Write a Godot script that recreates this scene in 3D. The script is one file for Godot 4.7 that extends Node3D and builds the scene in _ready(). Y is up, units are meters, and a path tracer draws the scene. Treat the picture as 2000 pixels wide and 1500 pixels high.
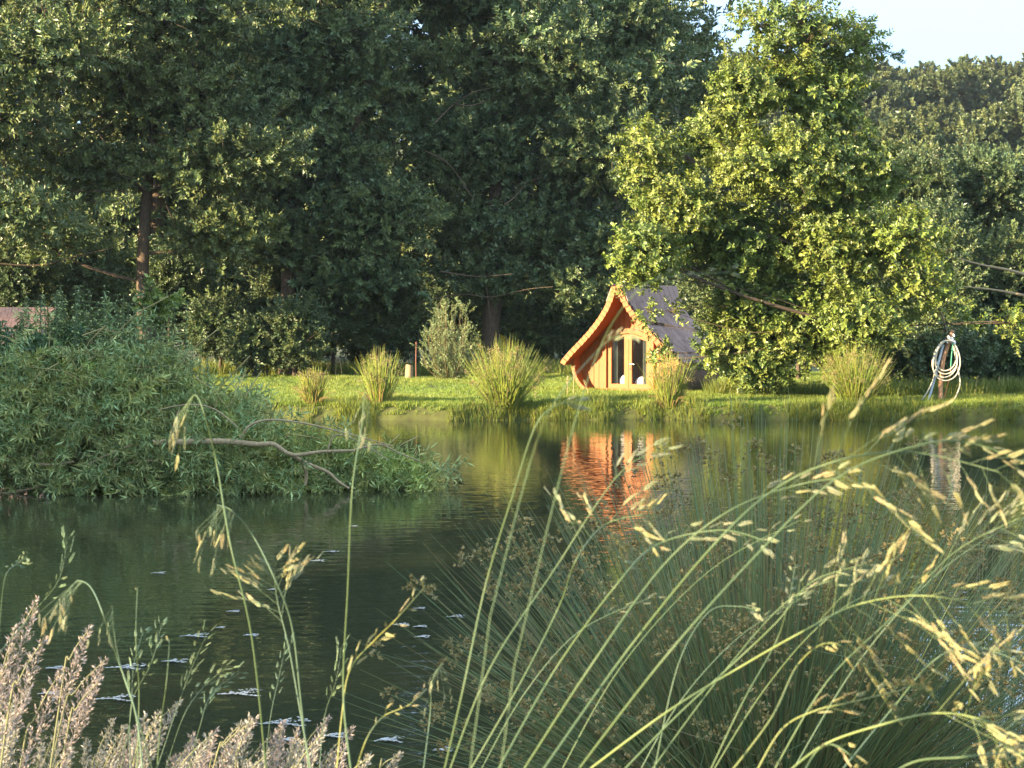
extends Node3D
# Evening at a pond: a timber cabin with a swept shingle roof on the far lawn, a wood behind it,
# rushes and seeding grasses on the near bank. x right, y up, the camera looks along -z; water lies at y = 0.

const F := 4300.0            # focal length in pixels of the 2000 x 1500 photograph
const EYE := Vector3(0, 2.0, 0)
const PITCH := 0.02766
const SUN_DIR := Vector3(0.84, -0.22, -0.49)
const RUSH := [Color(0.24, 0.29, 0.040), Color(0.19, 0.255, 0.045), Color(0.28, 0.285, 0.050), Color(0.22, 0.28, 0.040), Color(0.145, 0.21, 0.045), Color(0.26, 0.22, 0.09)]   # stems of the soft rush, fresh to straw
const SHADE_GREY_RUSH := [Color(0.20, 0.255, 0.115), Color(0.17, 0.235, 0.110), Color(0.24, 0.265, 0.115), Color(0.145, 0.20, 0.10), Color(0.25, 0.215, 0.11)]   # glaucous rush of near bank and island: part plant hue, part shade coloured in
var rng := RandomNumberGenerator.new()
var M := {}
var taken := {}


# ---------------------------------------------------------------- geometry helpers
class Geo:
	var v := PackedVector3Array()
	var n := PackedVector3Array()
	var c := PackedColorArray()
	var i := PackedInt32Array()

	func vert(p: Vector3, nn: Vector3, col: Color) -> int:
		v.append(p); n.append(nn); c.append(col)
		return v.size() - 1

	func tri(a: Vector3, b: Vector3, d: Vector3, col: Color) -> void:
		var nn := (d - a).cross(b - a).normalized()
		var k := v.size()
		v.append(a); v.append(b); v.append(d)
		n.append(nn); n.append(nn); n.append(nn)
		c.append(col); c.append(col); c.append(col)
		i.append(k); i.append(k + 1); i.append(k + 2)

	func quad(a: Vector3, b: Vector3, d: Vector3, e: Vector3, col: Color) -> void:
		var nn := (d - a).cross(b - a).normalized()
		var k := v.size()
		v.append(a); v.append(b); v.append(d); v.append(e)
		for j in 4:
			n.append(nn); c.append(col)
		i.append(k); i.append(k + 1); i.append(k + 2)
		i.append(k); i.append(k + 2); i.append(k + 3)

	func tube(pts: PackedVector3Array, radii: PackedFloat32Array, sides: int, col: Color, tip := Color(-1, 0, 0)) -> void:
		var m := pts.size()
		if m < 2:
			return
		var first := v.size()
		var up := Vector3.UP
		var t0 := (pts[1] - pts[0]).normalized()
		if absf(t0.dot(up)) > 0.9:
			up = Vector3.RIGHT
		var s := t0.cross(up).normalized()
		for k in m:
			var t := (pts[mini(k + 1, m - 1)] - pts[maxi(k - 1, 0)]).normalized()
			s = (s - t * s.dot(t)).normalized()
			var w := t.cross(s)
			var cc := col if tip.r < 0 else col.lerp(tip, float(k) / (m - 1))
			for j in sides:
				var a := TAU * j / sides
				var d := s * cos(a) + w * sin(a)
				v.append(pts[k] + d * radii[k]); n.append(d); c.append(cc)
		for k in m - 1:
			for j in sides:
				var a := first + k * sides + j
				var b := first + k * sides + (j + 1) % sides
				i.append(a); i.append(a + sides); i.append(b)
				i.append(b); i.append(a + sides); i.append(b + sides)

	func leaf(p: Vector3, d: Vector3, nn: Vector3, l: float, w: float, col: Color, fine := false, bend := 0.15) -> void:
		var s := d.cross(nn).normalized() * w * 0.5
		var lift := nn * w * 0.22
		if not fine:
			var tip := p + d * l - nn * l * bend
			var a := p + d * l * 0.45 + s + lift
			var b := p + d * l * 0.45 - s + lift
			tri(p, a, tip, col)
			tri(p, tip, b, col)
			return
		var m1 := p + d * l * 0.38 - nn * l * bend * 0.25
		var m2 := p + d * l * 0.74 - nn * l * bend * 0.6
		var e := p + d * l - nn * l * bend * 1.2
		tri(p, m1 + s + lift, m1, col); tri(p, m1, m1 - s + lift, col)
		quad(m1, m1 + s + lift, m2 + s * 0.72 + lift, m2, col)
		quad(m1 - s + lift, m1, m2, m2 - s * 0.72 + lift, col)
		tri(m2, m2 + s * 0.72 + lift, e, col); tri(m2, e, m2 - s * 0.72 + lift, col)

	func box(t: Transform3D, size: Vector3, col := Color.WHITE) -> void:
		var h := size * 0.5
		var q: Array[Vector3] = []
		for k in 8:
			q.append(t * Vector3(h.x if k & 1 else -h.x, h.y if k & 2 else -h.y, h.z if k & 4 else -h.z))
		for f in [[0, 2, 3, 1], [5, 7, 6, 4], [4, 6, 2, 0], [1, 3, 7, 5], [2, 6, 7, 3], [4, 0, 1, 5]]:
			quad(q[f[0]], q[f[1]], q[f[2]], q[f[3]], col)

	func mesh() -> ArrayMesh:
		var arr := []
		arr.resize(Mesh.ARRAY_MAX)
		arr[Mesh.ARRAY_VERTEX] = v
		arr[Mesh.ARRAY_NORMAL] = n
		arr[Mesh.ARRAY_COLOR] = c
		arr[Mesh.ARRAY_INDEX] = i
		var me := ArrayMesh.new()
		me.add_surface_from_arrays(Mesh.PRIMITIVE_TRIANGLES, arr)
		return me


func P(u: float, v: float, d: float) -> Vector3:
	# the point of the place that stands d metres off, where the photograph shows (u, v)
	var x := (u - 1000.0) / F
	var y := -(v - 750.0) / F
	var dir := Vector3(x, y * cos(PITCH) - sin(PITCH), -cos(PITCH) - y * sin(PITCH))
	return EYE + dir * (d / -dir.z)


func ss(a: float, b: float, x: float) -> float:
	var t := clampf((x - a) / (b - a), 0.0, 1.0)
	return t * t * (3.0 - 2.0 * t)


func rr(a: float, b: float) -> float:
	return rng.randf_range(a, b)


func rdir() -> Vector3:
	var z := rr(-1, 1)
	var a := rr(0, TAU)
	var r := sqrt(1.0 - z * z)
	return Vector3(r * cos(a), z, r * sin(a))


func vary(c: Color, by: float, hue := 0.0) -> Color:
	var k := 1.0 + rr(-by, by)
	var h := rr(-hue, hue)
	return Color(c.r * k * (1.0 + h), c.g * k, c.b * k * (1.0 - h))


func shore(x: float) -> float:
	return 45.4 + 0.22 * sin(x * 0.9) + 0.12 * sin(x * 2.3 + 1.0) + 0.05 * sin(x * 6.1)


func gh(x: float, z: float) -> float:
	var t := -z
	var near := lerpf(0.5, -0.7, ss(5.7, 8.4, t)) + 0.36 * exp(-(pow((x - 0.6) / 1.1, 2) + pow((t - 4.9) / 0.8, 2)))
	var s := shore(x)
	var far := lerpf(-0.7, 0.30, ss(s - 0.7, s + 0.3, t)) + 0.06 * ss(s + 0.2, s + 2.0, t) + 0.10 * ss(s + 1.0, s + 18.0, t)
	far += 0.035 * sin(x * 0.7 + t * 0.5) * ss(s + 1.0, s + 4.0, t)
	var isle := 0.42 - pow((x + 4.3) / 2.9, 2) * 0.5 - pow((t - 28.6) / 2.0, 2) * 0.5
	var side := -0.7 + 1.25 * ss(38.0, 46.0, absf(x))
	var h := maxf(maxf(near, far), maxf(isle, side))
	if t > 100.0:
		h += (27.0 + 2.5 * sin(x * 0.013 + 0.5)) * ss(110.0, 330.0, t)
	return h


# ---------------------------------------------------------------- naming helpers
func numbered(called: String) -> String:
	if not taken.has(called):
		taken[called] = 0
		return called
	taken[called] += 1
	return "%s_%03d" % [called, taken[called]]


func tag(o: Node, label := "", category := "", group := "", kind := "") -> void:
	if label: o.set_meta("label", label)
	if category: o.set_meta("category", category)
	if group: o.set_meta("group", group)
	if kind: o.set_meta("kind", kind)


func thing(called: String, label: String, category: String, at: Vector3, group := "") -> Node3D:
	var o := Node3D.new()
	o.name = numbered(called)
	add_child(o)
	o.position = at
	tag(o, label, category, group)
	return o


func part(called: String, me: Mesh, m: Material, parent: Node, kind := "") -> MeshInstance3D:
	var o := MeshInstance3D.new()
	o.name = called if parent != self else numbered(called)
	o.mesh = me
	o.material_override = m
	parent.add_child(o, true)
	if kind: o.set_meta("kind", kind)
	return o


func scatter(called: String, me: Mesh, m: Material, parent: Node, xf: Array[Transform3D], cols: PackedColorArray) -> MultiMeshInstance3D:
	var mm := MultiMesh.new()
	mm.transform_format = MultiMesh.TRANSFORM_3D
	mm.use_colors = true
	mm.mesh = me
	mm.instance_count = xf.size()
	var buf := PackedFloat32Array()
	buf.resize(xf.size() * 16)
	var k := 0
	for j in xf.size():
		var b := xf[j].basis
		var o := xf[j].origin
		var c := cols[j]
		buf[k] = b.x.x; buf[k + 1] = b.y.x; buf[k + 2] = b.z.x; buf[k + 3] = o.x
		buf[k + 4] = b.x.y; buf[k + 5] = b.y.y; buf[k + 6] = b.z.y; buf[k + 7] = o.y
		buf[k + 8] = b.x.z; buf[k + 9] = b.y.z; buf[k + 10] = b.z.z; buf[k + 11] = o.z
		buf[k + 12] = c.r; buf[k + 13] = c.g; buf[k + 14] = c.b; buf[k + 15] = 1.0
		k += 16
	mm.buffer = buf
	var o2 := MultiMeshInstance3D.new()
	o2.name = called if parent != self else numbered(called)
	o2.multimesh = mm
	o2.material_override = m
	o2.set_meta("kind", "stuff")
	parent.add_child(o2, true)
	return o2


# ---------------------------------------------------------------- materials
func ramp_tex(freq: float, octaves: int, a: Color, b: Color, size := 256, kind := FastNoiseLite.TYPE_SIMPLEX_SMOOTH, sd := 3) -> ImageTexture:
	var nz := FastNoiseLite.new()
	nz.seed = sd
	nz.noise_type = kind
	nz.frequency = freq
	nz.fractal_octaves = octaves
	var src := nz.get_seamless_image(size, size).get_data()
	var out := PackedByteArray()
	out.resize(size * size * 3)
	for k in size * size:
		var t := src[k] / 255.0
		var c := a.lerp(b, t)
		out[k * 3] = int(clampf(c.r, 0, 1) * 255)
		out[k * 3 + 1] = int(clampf(c.g, 0, 1) * 255)
		out[k * 3 + 2] = int(clampf(c.b, 0, 1) * 255)
	return ImageTexture.create_from_image(Image.create_from_data(size, size, false, Image.FORMAT_RGB8, out))


func foliage(called: String, rough: float, back: Color, spec := 0.4) -> StandardMaterial3D:
	var m := StandardMaterial3D.new()
	m.resource_name = called
	m.vertex_color_use_as_albedo = true
	m.roughness = rough
	m.metallic_specular = spec
	m.cull_mode = BaseMaterial3D.CULL_DISABLED
	if back.r + back.g + back.b > 0:
		m.backlight_enabled = true
		m.backlight = back
	return m


func flat(called: String, lin: Color, rough := 0.8, spec := 0.5) -> StandardMaterial3D:
	var m := StandardMaterial3D.new()
	m.resource_name = called
	m.albedo_color = lin.linear_to_srgb()
	m.roughness = rough
	m.metallic_specular = spec
	return m


func textured(called: String, t: Texture2D, scale: Vector3, rough := 0.8, tint := false) -> StandardMaterial3D:
	var m := StandardMaterial3D.new()
	m.resource_name = called
	m.albedo_texture = t
	m.uv1_triplanar = true
	m.uv1_scale = scale
	m.roughness = rough
	m.vertex_color_use_as_albedo = tint
	return m


func make_materials() -> void:
	M.leaf = foliage("leaf", 0.42, Color(0.32, 0.38, 0.24), 0.5)
	M.soft = foliage("willow_leaf", 0.75, Color(0.32, 0.38, 0.2), 0.3)
	M.blade = foliage("grass_blade", 0.5, Color(0.4, 0.5, 0.25), 0.4)
	M.rush = foliage("rush_stem", 0.5, Color(0, 0, 0), 0.4)
	M.seed = foliage("seed_husk", 0.6, Color(0.5, 0.5, 0.4), 0.3)
	M.bark = textured("bark", ramp_tex(0.03, 4, Color(0.24, 0.20, 0.16), Color(0.44, 0.37, 0.30)), Vector3(2.5, 0.7, 2.5), 0.9)
	M.pale_bark = textured("pale_bark", ramp_tex(0.03, 4, Color(0.50, 0.43, 0.33), Color(0.74, 0.65, 0.50)), Vector3(3, 3, 3), 0.85)
	M.timber = textured("larch_timber", ramp_tex(0.02, 4, Color(0.58, 0.325, 0.115), Color(0.72, 0.435, 0.175)), Vector3(9, 0.8, 9), 0.6, true)
	M.timber.heightmap_enabled = false
	M.grey_wood = textured("weathered_wood", ramp_tex(0.025, 4, Color(0.50, 0.41, 0.39), Color(0.73, 0.62, 0.59), 256, FastNoiseLite.TYPE_SIMPLEX_SMOOTH, 8), Vector3(5, 2, 5), 0.85, true)
	M.clay = textured("clay_tile", ramp_tex(0.03, 3, Color(0.44, 0.33, 0.29), Color(0.58, 0.45, 0.40)), Vector3(4, 4, 4), 0.85, true)
	M.glass = StandardMaterial3D.new()
	M.glass.resource_name = "window_glass"
	M.glass.transparency = BaseMaterial3D.TRANSPARENCY_ALPHA
	M.glass.albedo_color = Color(0.5, 0.55, 0.55, 0.02)
	M.glass.roughness = 0.02
	M.metal = flat("steel", Color(0.45, 0.45, 0.46), 0.35)
	M.metal.metallic = 1.0
	M.cloth = flat("curtain_cloth", Color(0.20, 0.23, 0.20), 0.9)
	M.linen = flat("white_linen", Color(0.8, 0.78, 0.75), 0.9)
	M.hose = flat("cream_hose", Color(0.60, 0.55, 0.42), 0.5)
	M.pipe = flat("grey_pipe", Color(0.45, 0.52, 0.60), 0.4)
	M.orange = flat("orange_cable", Color(0.55, 0.20, 0.08), 0.5)
	M.green = flat("green_hose", Color(0.05, 0.30, 0.18), 0.45)
	M.post = textured("post_wood", ramp_tex(0.03, 4, Color(0.68, 0.49, 0.35), Color(0.82, 0.63, 0.48)), Vector3(6, 1, 6), 0.85)
	M.rust = flat("rusty_iron", Color(0.22, 0.09, 0.06), 0.8)
	M.pale_flecks = flat("water_flecks", Color(0.42, 0.43, 0.43), 0.95)
	M.ground = textured("turf_and_soil", ramp_tex(0.02, 5, Color(0.21, 0.20, 0.10), Color(0.36, 0.40, 0.16), 512), Vector3(0.45, 0.45, 0.45), 0.95)
	M.ground.uv1_world_triplanar = true
	# water: nearly still, seen at a flat angle, with fine ripples
	var w := StandardMaterial3D.new()
	w.resource_name = "pond_water"
	w.albedo_color = Color(0.028, 0.033, 0.018).linear_to_srgb()
	w.roughness = 0.01
	w.metallic_specular = 0.38
	var nz := FastNoiseLite.new()
	nz.seed = 21
	nz.frequency = 0.013
	nz.fractal_octaves = 3
	nz.fractal_gain = 0.4
	var im := nz.get_seamless_image(1024, 1024)
	im.convert(Image.FORMAT_RGBA8)
	im.bump_map_to_normal_map(9.0)
	w.normal_enabled = true
	w.normal_texture = ImageTexture.create_from_image(im)
	w.normal_scale = 0.065
	M.water = w


# ---------------------------------------------------------------- leaf sprays
func spray(count: int, twig: float, l: float, w: float, col: Color, fine := false, angle := 0.9, droop := 0.0, by := 0.25) -> ArrayMesh:
	var g := Geo.new()
	for k in count:
		var t := (k + rr(0.0, 1.0)) / count
		var a := k * 2.4 + rr(-0.5, 0.5)
		var side := Vector3(cos(a), 0, sin(a))
		var open := angle * rr(0.75, 1.25) * (1.0 - 0.4 * t)
		var d := (side * sin(open) + Vector3.UP * cos(open) + Vector3.DOWN * droop * rr(0.4, 1.2)).normalized()
		var p := Vector3(rr(-0.02, 0.02), t * twig, rr(-0.02, 0.02)) + side * rr(0.0, 0.1) * l
		var nn := (Vector3.UP * 1.0 - side * 0.4 + rdir() * 0.7)
		nn = (nn - d * nn.dot(d)).normalized()
		g.leaf(p, d, nn, l * rr(0.5, 1.3), w * rr(0.6, 1.25), vary(col, by, 0.12), fine, rr(0.0, 0.3))
	return g.mesh()


func frame(y: Vector3, spin: float, s: float) -> Basis:
	var yy := y.normalized()
	var x := yy.cross(Vector3(0.31, 0.2, 0.93)).normalized()
	if x.length() < 0.5:
		x = Vector3.RIGHT
	x = x.rotated(yy, spin)
	return Basis(x * s, yy * s, x.cross(yy) * s)


func curve(pts: Array, per := 5) -> PackedVector3Array:
	# smooth path through the given points
	var out := PackedVector3Array()
	var m := pts.size()
	for k in m - 1:
		var p0: Vector3 = pts[maxi(k - 1, 0)]
		var p1: Vector3 = pts[k]
		var p2: Vector3 = pts[k + 1]
		var p3: Vector3 = pts[mini(k + 2, m - 1)]
		for j in per:
			out.append(p1.cubic_interpolate(p2, p0, p3, float(j) / per))
	out.append(pts[m - 1])
	return out


func taper(m: int, a: float, b: float, power := 1.0) -> PackedFloat32Array:
	var out := PackedFloat32Array()
	for k in m:
		out.append(lerpf(a, b, pow(float(k) / (m - 1), power)))
	return out


# ---------------------------------------------------------------- trees
# lobes: [centre, radii, clumps] of the crown; each clump is a flattened ball of leaf sprays on its own branch
func tree(o: Node3D, trunk: Array, r0: float, lobes: Array, leaf_mesh: Mesh, cols: Array, opt := {}) -> void:
	var base := o.position
	var per: int = opt.get("per", 60)
	var cs0: float = opt.get("clump", 1.2)
	var sprigs: float = opt.get("sprigs", 0.0)
	var flatness: float = opt.get("flat", 0.6)
	var size: float = opt.get("size", 1.0)
	var bark: Material = opt.get("bark", M.bark)
	var twigs: int = opt.get("twigs", 4)
	var tp := curve(trunk.map(func(p): return p - base))
	var g := Geo.new()
	g.tube(tp, taper(tp.size(), r0, r0 * 0.3), 9, Color.WHITE)
	part("trunk", g.mesh(), bark, o)
	var xf: Array[Transform3D] = []
	var tint := PackedColorArray()
	for lobe in lobes:
		var c: Vector3 = lobe[0] - base
		var r: Vector3 = lobe[1]
		var clumps: int = lobe[2]
		var ls: float = lobe[3] if lobe.size() > 3 else 1.0
		var cs: float = cs0 * ls
		# where the limb leaves the trunk: a point of the trunk somewhat below the lobe
		var at := tp[0]
		var best := 1e9
		for k in range(tp.size() / 4, tp.size()):
			var q := tp[k]
			var score := absf((c.y - q.y) - 0.35 * Vector2(c.x - q.x, c.z - q.z).length())
			if score < best:
				best = score
				at = q
		var lg := Geo.new()
		var mid := at.lerp(c, 0.5) + Vector3(rr(-0.3, 0.3), rr(-0.3, 0.4), rr(-0.3, 0.3))
		var lp := curve([at, mid, c], 4)
		var lr: float = (r0 * 0.3 + 0.02) * minf(1.0, ls * 0.7)
		lg.tube(lp, taper(lp.size(), lr, lr * 0.4), 6, Color.WHITE)
		for k in clumps:
			var dir := rdir()
			var deep := pow(rng.randf(), 0.45)
			var cc := c + Vector3(dir.x * r.x, dir.y * r.y, dir.z * r.z) * deep
			if cc.y + base.y < 0.6:
				continue
			var from := lp[rng.randi_range(lp.size() / 2, lp.size() - 1)]
			var bm := from.lerp(cc, 0.55) + Vector3(rr(-1, 1), rr(-0.6, 1.0), rr(-1, 1)) * cs * 0.2
			var bp := curve([from, bm, cc], 3)
			lg.tube(bp, taper(bp.size(), lr * 0.35, 0.012), 4, Color.WHITE)
			for q in twigs:
				var e := cc + Vector3(rr(-1, 1), rr(-0.5, 0.8), rr(-1, 1)) * cs * 0.95
				lg.tube(PackedVector3Array([bp[bp.size() - 2 - q % 2], cc.lerp(e, 0.5) + Vector3(0, 0.06, 0), e]), PackedFloat32Array([0.014, 0.009, 0.004]), 3, Color.WHITE)
			var ctint: Color = cols[rng.randi() % cols.size()]
			var ck := rr(0.85, 1.15)
			if rng.randf() < sprigs and ls == 1.0:
				var sd := (dir * Vector3(1, 0.6, 1) + Vector3(0, rr(-0.1, 0.7), 0)).normalized()
				var sl := rr(0.6, 1.3) * cs
				var e := cc + sd * (cs * 0.6 + sl) + Vector3(0, -0.18 * sl, 0)
				var sp := curve([cc, cc.lerp(e, 0.5) + Vector3(0, 0.12 * sl, 0), e], 4)
				lg.tube(sp, taper(sp.size(), 0.014, 0.004), 3, Color.WHITE)
				for q in 9:
					var f := rr(0.45, 1.0) * (sp.size() - 1)
					var pp := sp[int(f)]
					xf.append(Transform3D(frame(sd + rdir() * 0.6, rr(0, TAU), size * rr(0.55, 0.9)), pp))
					tint.append(vary(ctint, 0.15))
			for q in int(per * ls):
				var d := rdir()
				var rad := pow(rng.randf(), 0.5)
				var p := cc + Vector3(d.x, d.y * flatness, d.z) * cs * rad * rr(0.8, 1.1)
				var up := (d * 0.9 + Vector3(0, opt.get("rise", 0.35), 0) + rdir() * 0.6)
				xf.append(Transform3D(frame(up, rr(0, TAU), size * rr(0.75, 1.2)), p))
				tint.append(vary(ctint, 0.15) * ck)
		part("limb", lg.mesh(), bark, o)
	scatter("crown", leaf_mesh, M.leaf, o, xf, tint)


func lobe_px(u: float, v: float, ru: float, rv: float, d: float, clumps: int, thick := 1.0, margin := 0.0) -> Array:
	# margin: how far the leaf clumps reach beyond the lobe, in metres
	var k := d / F
	var r := Vector3(ru * k, rv * k, (ru + rv) * 0.5 * k * thick)
	r = Vector3(maxf(r.x - margin, r.x * 0.25), maxf(r.y - margin * 0.8, r.y * 0.25), maxf(r.z - margin, r.z * 0.25))
	return [P(u, v, d), r, clumps]


# ---------------------------------------------------------------- rushes
func rush(o: Node3D, count: int, spread: float, lmin: float, lmax: float, tilt: float, r: float, cols: Array, flowers := 0.0, lean := Vector3.ZERO, segs := 5) -> void:
	var g := Geo.new()
	var fg := Geo.new()
	var gold := Color(0.31, 0.25, 0.115)
	for k in count:
		var a := rr(0, TAU)
		var q := pow(rng.randf(), 0.6)
		var start := Vector3(cos(a) * q * spread, 0, sin(a) * q * spread)
		var tl := tilt * q * rr(0.5, 1.15)
		var a2 := a + rr(-0.6, 0.6)
		var d := (Vector3(cos(a2) * sin(tl), cos(tl), sin(a2) * sin(tl)) + lean * rr(0.4, 1.2)).normalized()
		var l := rr(lmin, lmax) * (1.0 - 0.12 * q)
		var sag := rr(0.0, 0.13) * l * (0.3 + q)
		var pts := PackedVector3Array()
		var rad := PackedFloat32Array()
		for j in segs:
			var t := float(j) / (segs - 1)
			pts.append(start + d * l * t + Vector3.DOWN * sag * t * t)
			rad.append(r * (1.0 - 0.8 * t * t))
		if rng.randf() < 0.07:
			var turn := (rdir() + Vector3.DOWN * 0.5).normalized()
			for j in range(segs / 2 + 1, segs):
				pts[j] = pts[segs / 2] + (d + turn).normalized() * l * float(j - segs / 2) / (segs - 1)
		var c: Color = vary(cols[rng.randi() % cols.size()], 0.25, 0.1)
		if start.y + pts[segs - 1].y < 0.05:
			continue
		g.tube(pts, rad, 3, c)
		if rng.randf() < flowers:
			var at := pts[segs - 1].lerp(pts[segs - 2], rr(0.4, 0.95))
			for b in 15:
				var bd := (rdir() + d * 0.5).normalized()
				var e := at + bd * rr(0.25, 1.0) * r * 15.0
				for f in 4:
					var fd := (bd + rdir() * 0.9).normalized()
					fg.leaf(e, fd, fd.cross(rdir()).normalized(), r * 5.0, r * 2.8, vary(gold, 0.35, 0.15))
	part("stems", g.mesh(), M.rush, o, "stuff")
	if fg.v.size():
		part("flowers", fg.mesh(), M.seed, o, "stuff")


# ---------------------------------------------------------------- the scene
func _ready() -> void:
	rng.seed = 20240
	var cam := Camera3D.new()
	cam.name = "camera"
	cam.fov = rad_to_deg(2.0 * atan(750.0 / F))
	cam.near = 0.05
	cam.far = 2000.0
	cam.position = EYE
	cam.rotation.x = -PITCH
	var lens := CameraAttributesPhysical.new()
	lens.frustum_focal_length = 12.0 * F / 750.0
	lens.frustum_focus_distance = 22.0
	lens.exposure_aperture = 55.0
	cam.attributes = lens
	add_child(cam)
	cam.current = true

	var sky_mat := ProceduralSkyMaterial.new()
	sky_mat.sky_top_color = Color(0.49, 0.545, 0.595)
	sky_mat.sky_horizon_color = Color(0.345, 0.45, 0.555)
	sky_mat.sky_curve = 0.18
	sky_mat.ground_horizon_color = Color(0.40, 0.42, 0.36)
	sky_mat.ground_bottom_color = Color(0.2, 0.2, 0.15)
	sky_mat.sky_energy_multiplier = 1.0
	sky_mat.sun_angle_max = 30.0
	var sky := Sky.new()
	sky.sky_material = sky_mat
	var env := Environment.new()
	env.background_mode = Environment.BG_SKY
	env.sky = sky
	env.tonemap_mode = Environment.TONE_MAPPER_LINEAR
	env.tonemap_exposure = 6.6
	env.fog_enabled = true
	env.fog_density = 0.00012
	env.fog_light_color = Color(0.86, 0.92, 1.0)
	env.sdfgi_enabled = true
	env.ssao_enabled = true
	env.ssil_enabled = true
	var we := WorldEnvironment.new()
	we.name = "environment"
	we.environment = env
	add_child(we)

	var sun := DirectionalLight3D.new()
	sun.name = "sun"
	sun.light_color = Color(1.0, 0.90, 0.73)
	sun.light_energy = 1.05
	sun.light_angular_distance = 0.5
	sun.shadow_enabled = true
	sun.sky_mode = DirectionalLight3D.SKY_MODE_LIGHT_ONLY
	add_child(sun)
	sun.look_at_from_position(Vector3.ZERO, SUN_DIR)

	make_materials()
	rng.seed = 101
	build_ground()
	rng.seed = 102
	build_water()
	rng.seed = 103
	build_cabin()
	rng.seed = 104
	build_wood()
	rng.seed = 105
	build_shade_trees()
	rng.seed = 106
	build_fruit_tree()
	rng.seed = 107
	build_hill()
	rng.seed = 108
	build_far_bank()
	rng.seed = 109
	build_hose_post()
	rng.seed = 110
	build_island()
	rng.seed = 111
	build_foreground()


func build_ground() -> void:
	var xs := PackedFloat32Array()
	var x := -420.0
	while x < 420.0:
		xs.append(x)
		x += 0.35 if absf(x) < 15.0 else (2.0 if absf(x) < 60.0 else 15.0)
	var zs := PackedFloat32Array()
	var t := -60.0
	while t < 620.0:
		zs.append(-t)
		var fine := (t > 43.8 and t < 47.5) or (t > 3.0 and t < 9.5)
		t += 0.18 if fine else (0.6 if t > -2.0 and t < 70.0 else 10.0)
	var g := Geo.new()
	var w := xs.size()
	for z in zs:
		for xx in xs:
			var h := gh(xx, z)
			g.vert(Vector3(xx, h, z), Vector3(h - gh(xx + 0.1, z), 0.1, h - gh(xx, z + 0.1)).normalized(), Color.WHITE)
	for b in zs.size() - 1:
		for a in w - 1:
			var k := b * w + a
			g.i.append_array(PackedInt32Array([k, k + w, k + 1, k + 1, k + w, k + w + 1]))
	var o := part("ground", g.mesh(), M.ground, self)
	tag(o, "grassy earth of the pond banks and the hill", "", "", "structure")


func build_water() -> void:
	var st := SurfaceTool.new()
	st.begin(Mesh.PRIMITIVE_TRIANGLES)
	var nx := 24
	var nz := 12
	for b in nz + 1:
		for a in nx + 1:
			var p := Vector3(-48.0 + 96.0 * a / nx, 0, -4.5 - 43.0 * b / nz)
			st.set_normal(Vector3.UP)
			st.set_uv(Vector2(p.x / 7.0, p.z / 3.4))
			st.add_vertex(p)
	for b in nz:
		for a in nx:
			var k := b * (nx + 1) + a
			for q in [k, k + nx + 1, k + 1, k + 1, k + nx + 1, k + nx + 2]:
				st.add_index(q)
	st.generate_tangents()
	var o := part("pond_water", st.commit(), M.water, self)
	tag(o, "dark still pond water with mirror reflections", "", "", "structure")
	# small pale flakes gathered into thin flat patches on the water
	for s in [[380, 1246, 30], [470, 1360, 45], [245, 1308, 40], [225, 1370, 38], [555, 1418, 50], [784, 1224, 17], [820, 1228, 13], [825, 1248, 16], [890, 1208, 18], [820, 1192, 12], [760, 1452, 30], [650, 1444, 26], [560, 1452, 22], [865, 1472, 20], [430, 1230, 10], [310, 1122, 14], [620, 1098, 18], [648, 1080, 14], [455, 1198, 14], [490, 1245, 16], [340, 1296, 26], [95, 1360, 20], [105, 1310, 18], [690, 1030, 10], [530, 1155, 10]]:
		var d: float = EYE.y * F / (s[1] - 631.0)
		var at := P(s[0], s[1], d)
		var g := Geo.new()
		var half: float = s[2] * d / F
		for k in 40 + int(s[2] * 3.0):
			var a := rr(0, TAU)
			var q := pow(rng.randf(), 0.8)
			var p := Vector3(cos(a) * q * half, 0.004 + rr(0, 0.004), sin(a) * q * half * 0.9 + cos(a * 1.7) * q * half * 0.6)
			var r := rr(0.004, 0.012)
			var st0 := rr(0, TAU)
			for j in 5:
				g.tri(p, p + Vector3(cos(st0 + TAU * (j + 1) / 5.0), 0, sin(st0 + TAU * (j + 1) / 5.0)) * r, p + Vector3(cos(st0 + TAU * j / 5.0), 0.002, sin(st0 + TAU * j / 5.0)) * r * rr(0.6, 1.0), Color.WHITE)
		var o2 := part("water_flecks", g.mesh(), M.pale_flecks, self)
		o2.position = Vector3(at.x, 0.004, at.z)
		tag(o2, "thin patch of white flecks on the dark water", "fluff patch", "white fleck patches on the pond")


# ---------------------------------------------------------------- cabin
var ROOF := [Vector2(0, 2.45), Vector2(0.07, 2.25), Vector2(0.19, 2.0), Vector2(0.38, 1.72), Vector2(0.61, 1.45), Vector2(0.86, 1.20), Vector2(1.1, 0.98), Vector2(1.3, 0.78), Vector2(1.42, 0.64)]


func roof_samples() -> Array[Vector2]:
	var pts := curve(ROOF.map(func(p): return Vector3(p.x, p.y, 0)), 4)
	var out: Array[Vector2] = []
	for p in pts:
		out.append(Vector2(p.x, p.y))
	return out


func roof_y(x: float) -> float:
	for k in ROOF.size() - 1:
		if x <= ROOF[k + 1].x:
			return lerpf(ROOF[k].y, ROOF[k + 1].y, (x - ROOF[k].x) / (ROOF[k + 1].x - ROOF[k].x))
	return 0.64


func belly(x: float) -> float:
	var a := absf(x)
	if a < 0.72:
		return 0.0
	return 0.66 * (1.0 - sqrt(maxf(0.0, 1.0 - pow((a - 0.72) / 0.58, 2))))


func arch(x: float) -> float:
	return 1.16 + 0.24 * (1.0 - pow(absf(x) / 0.62, 2.0))


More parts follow.
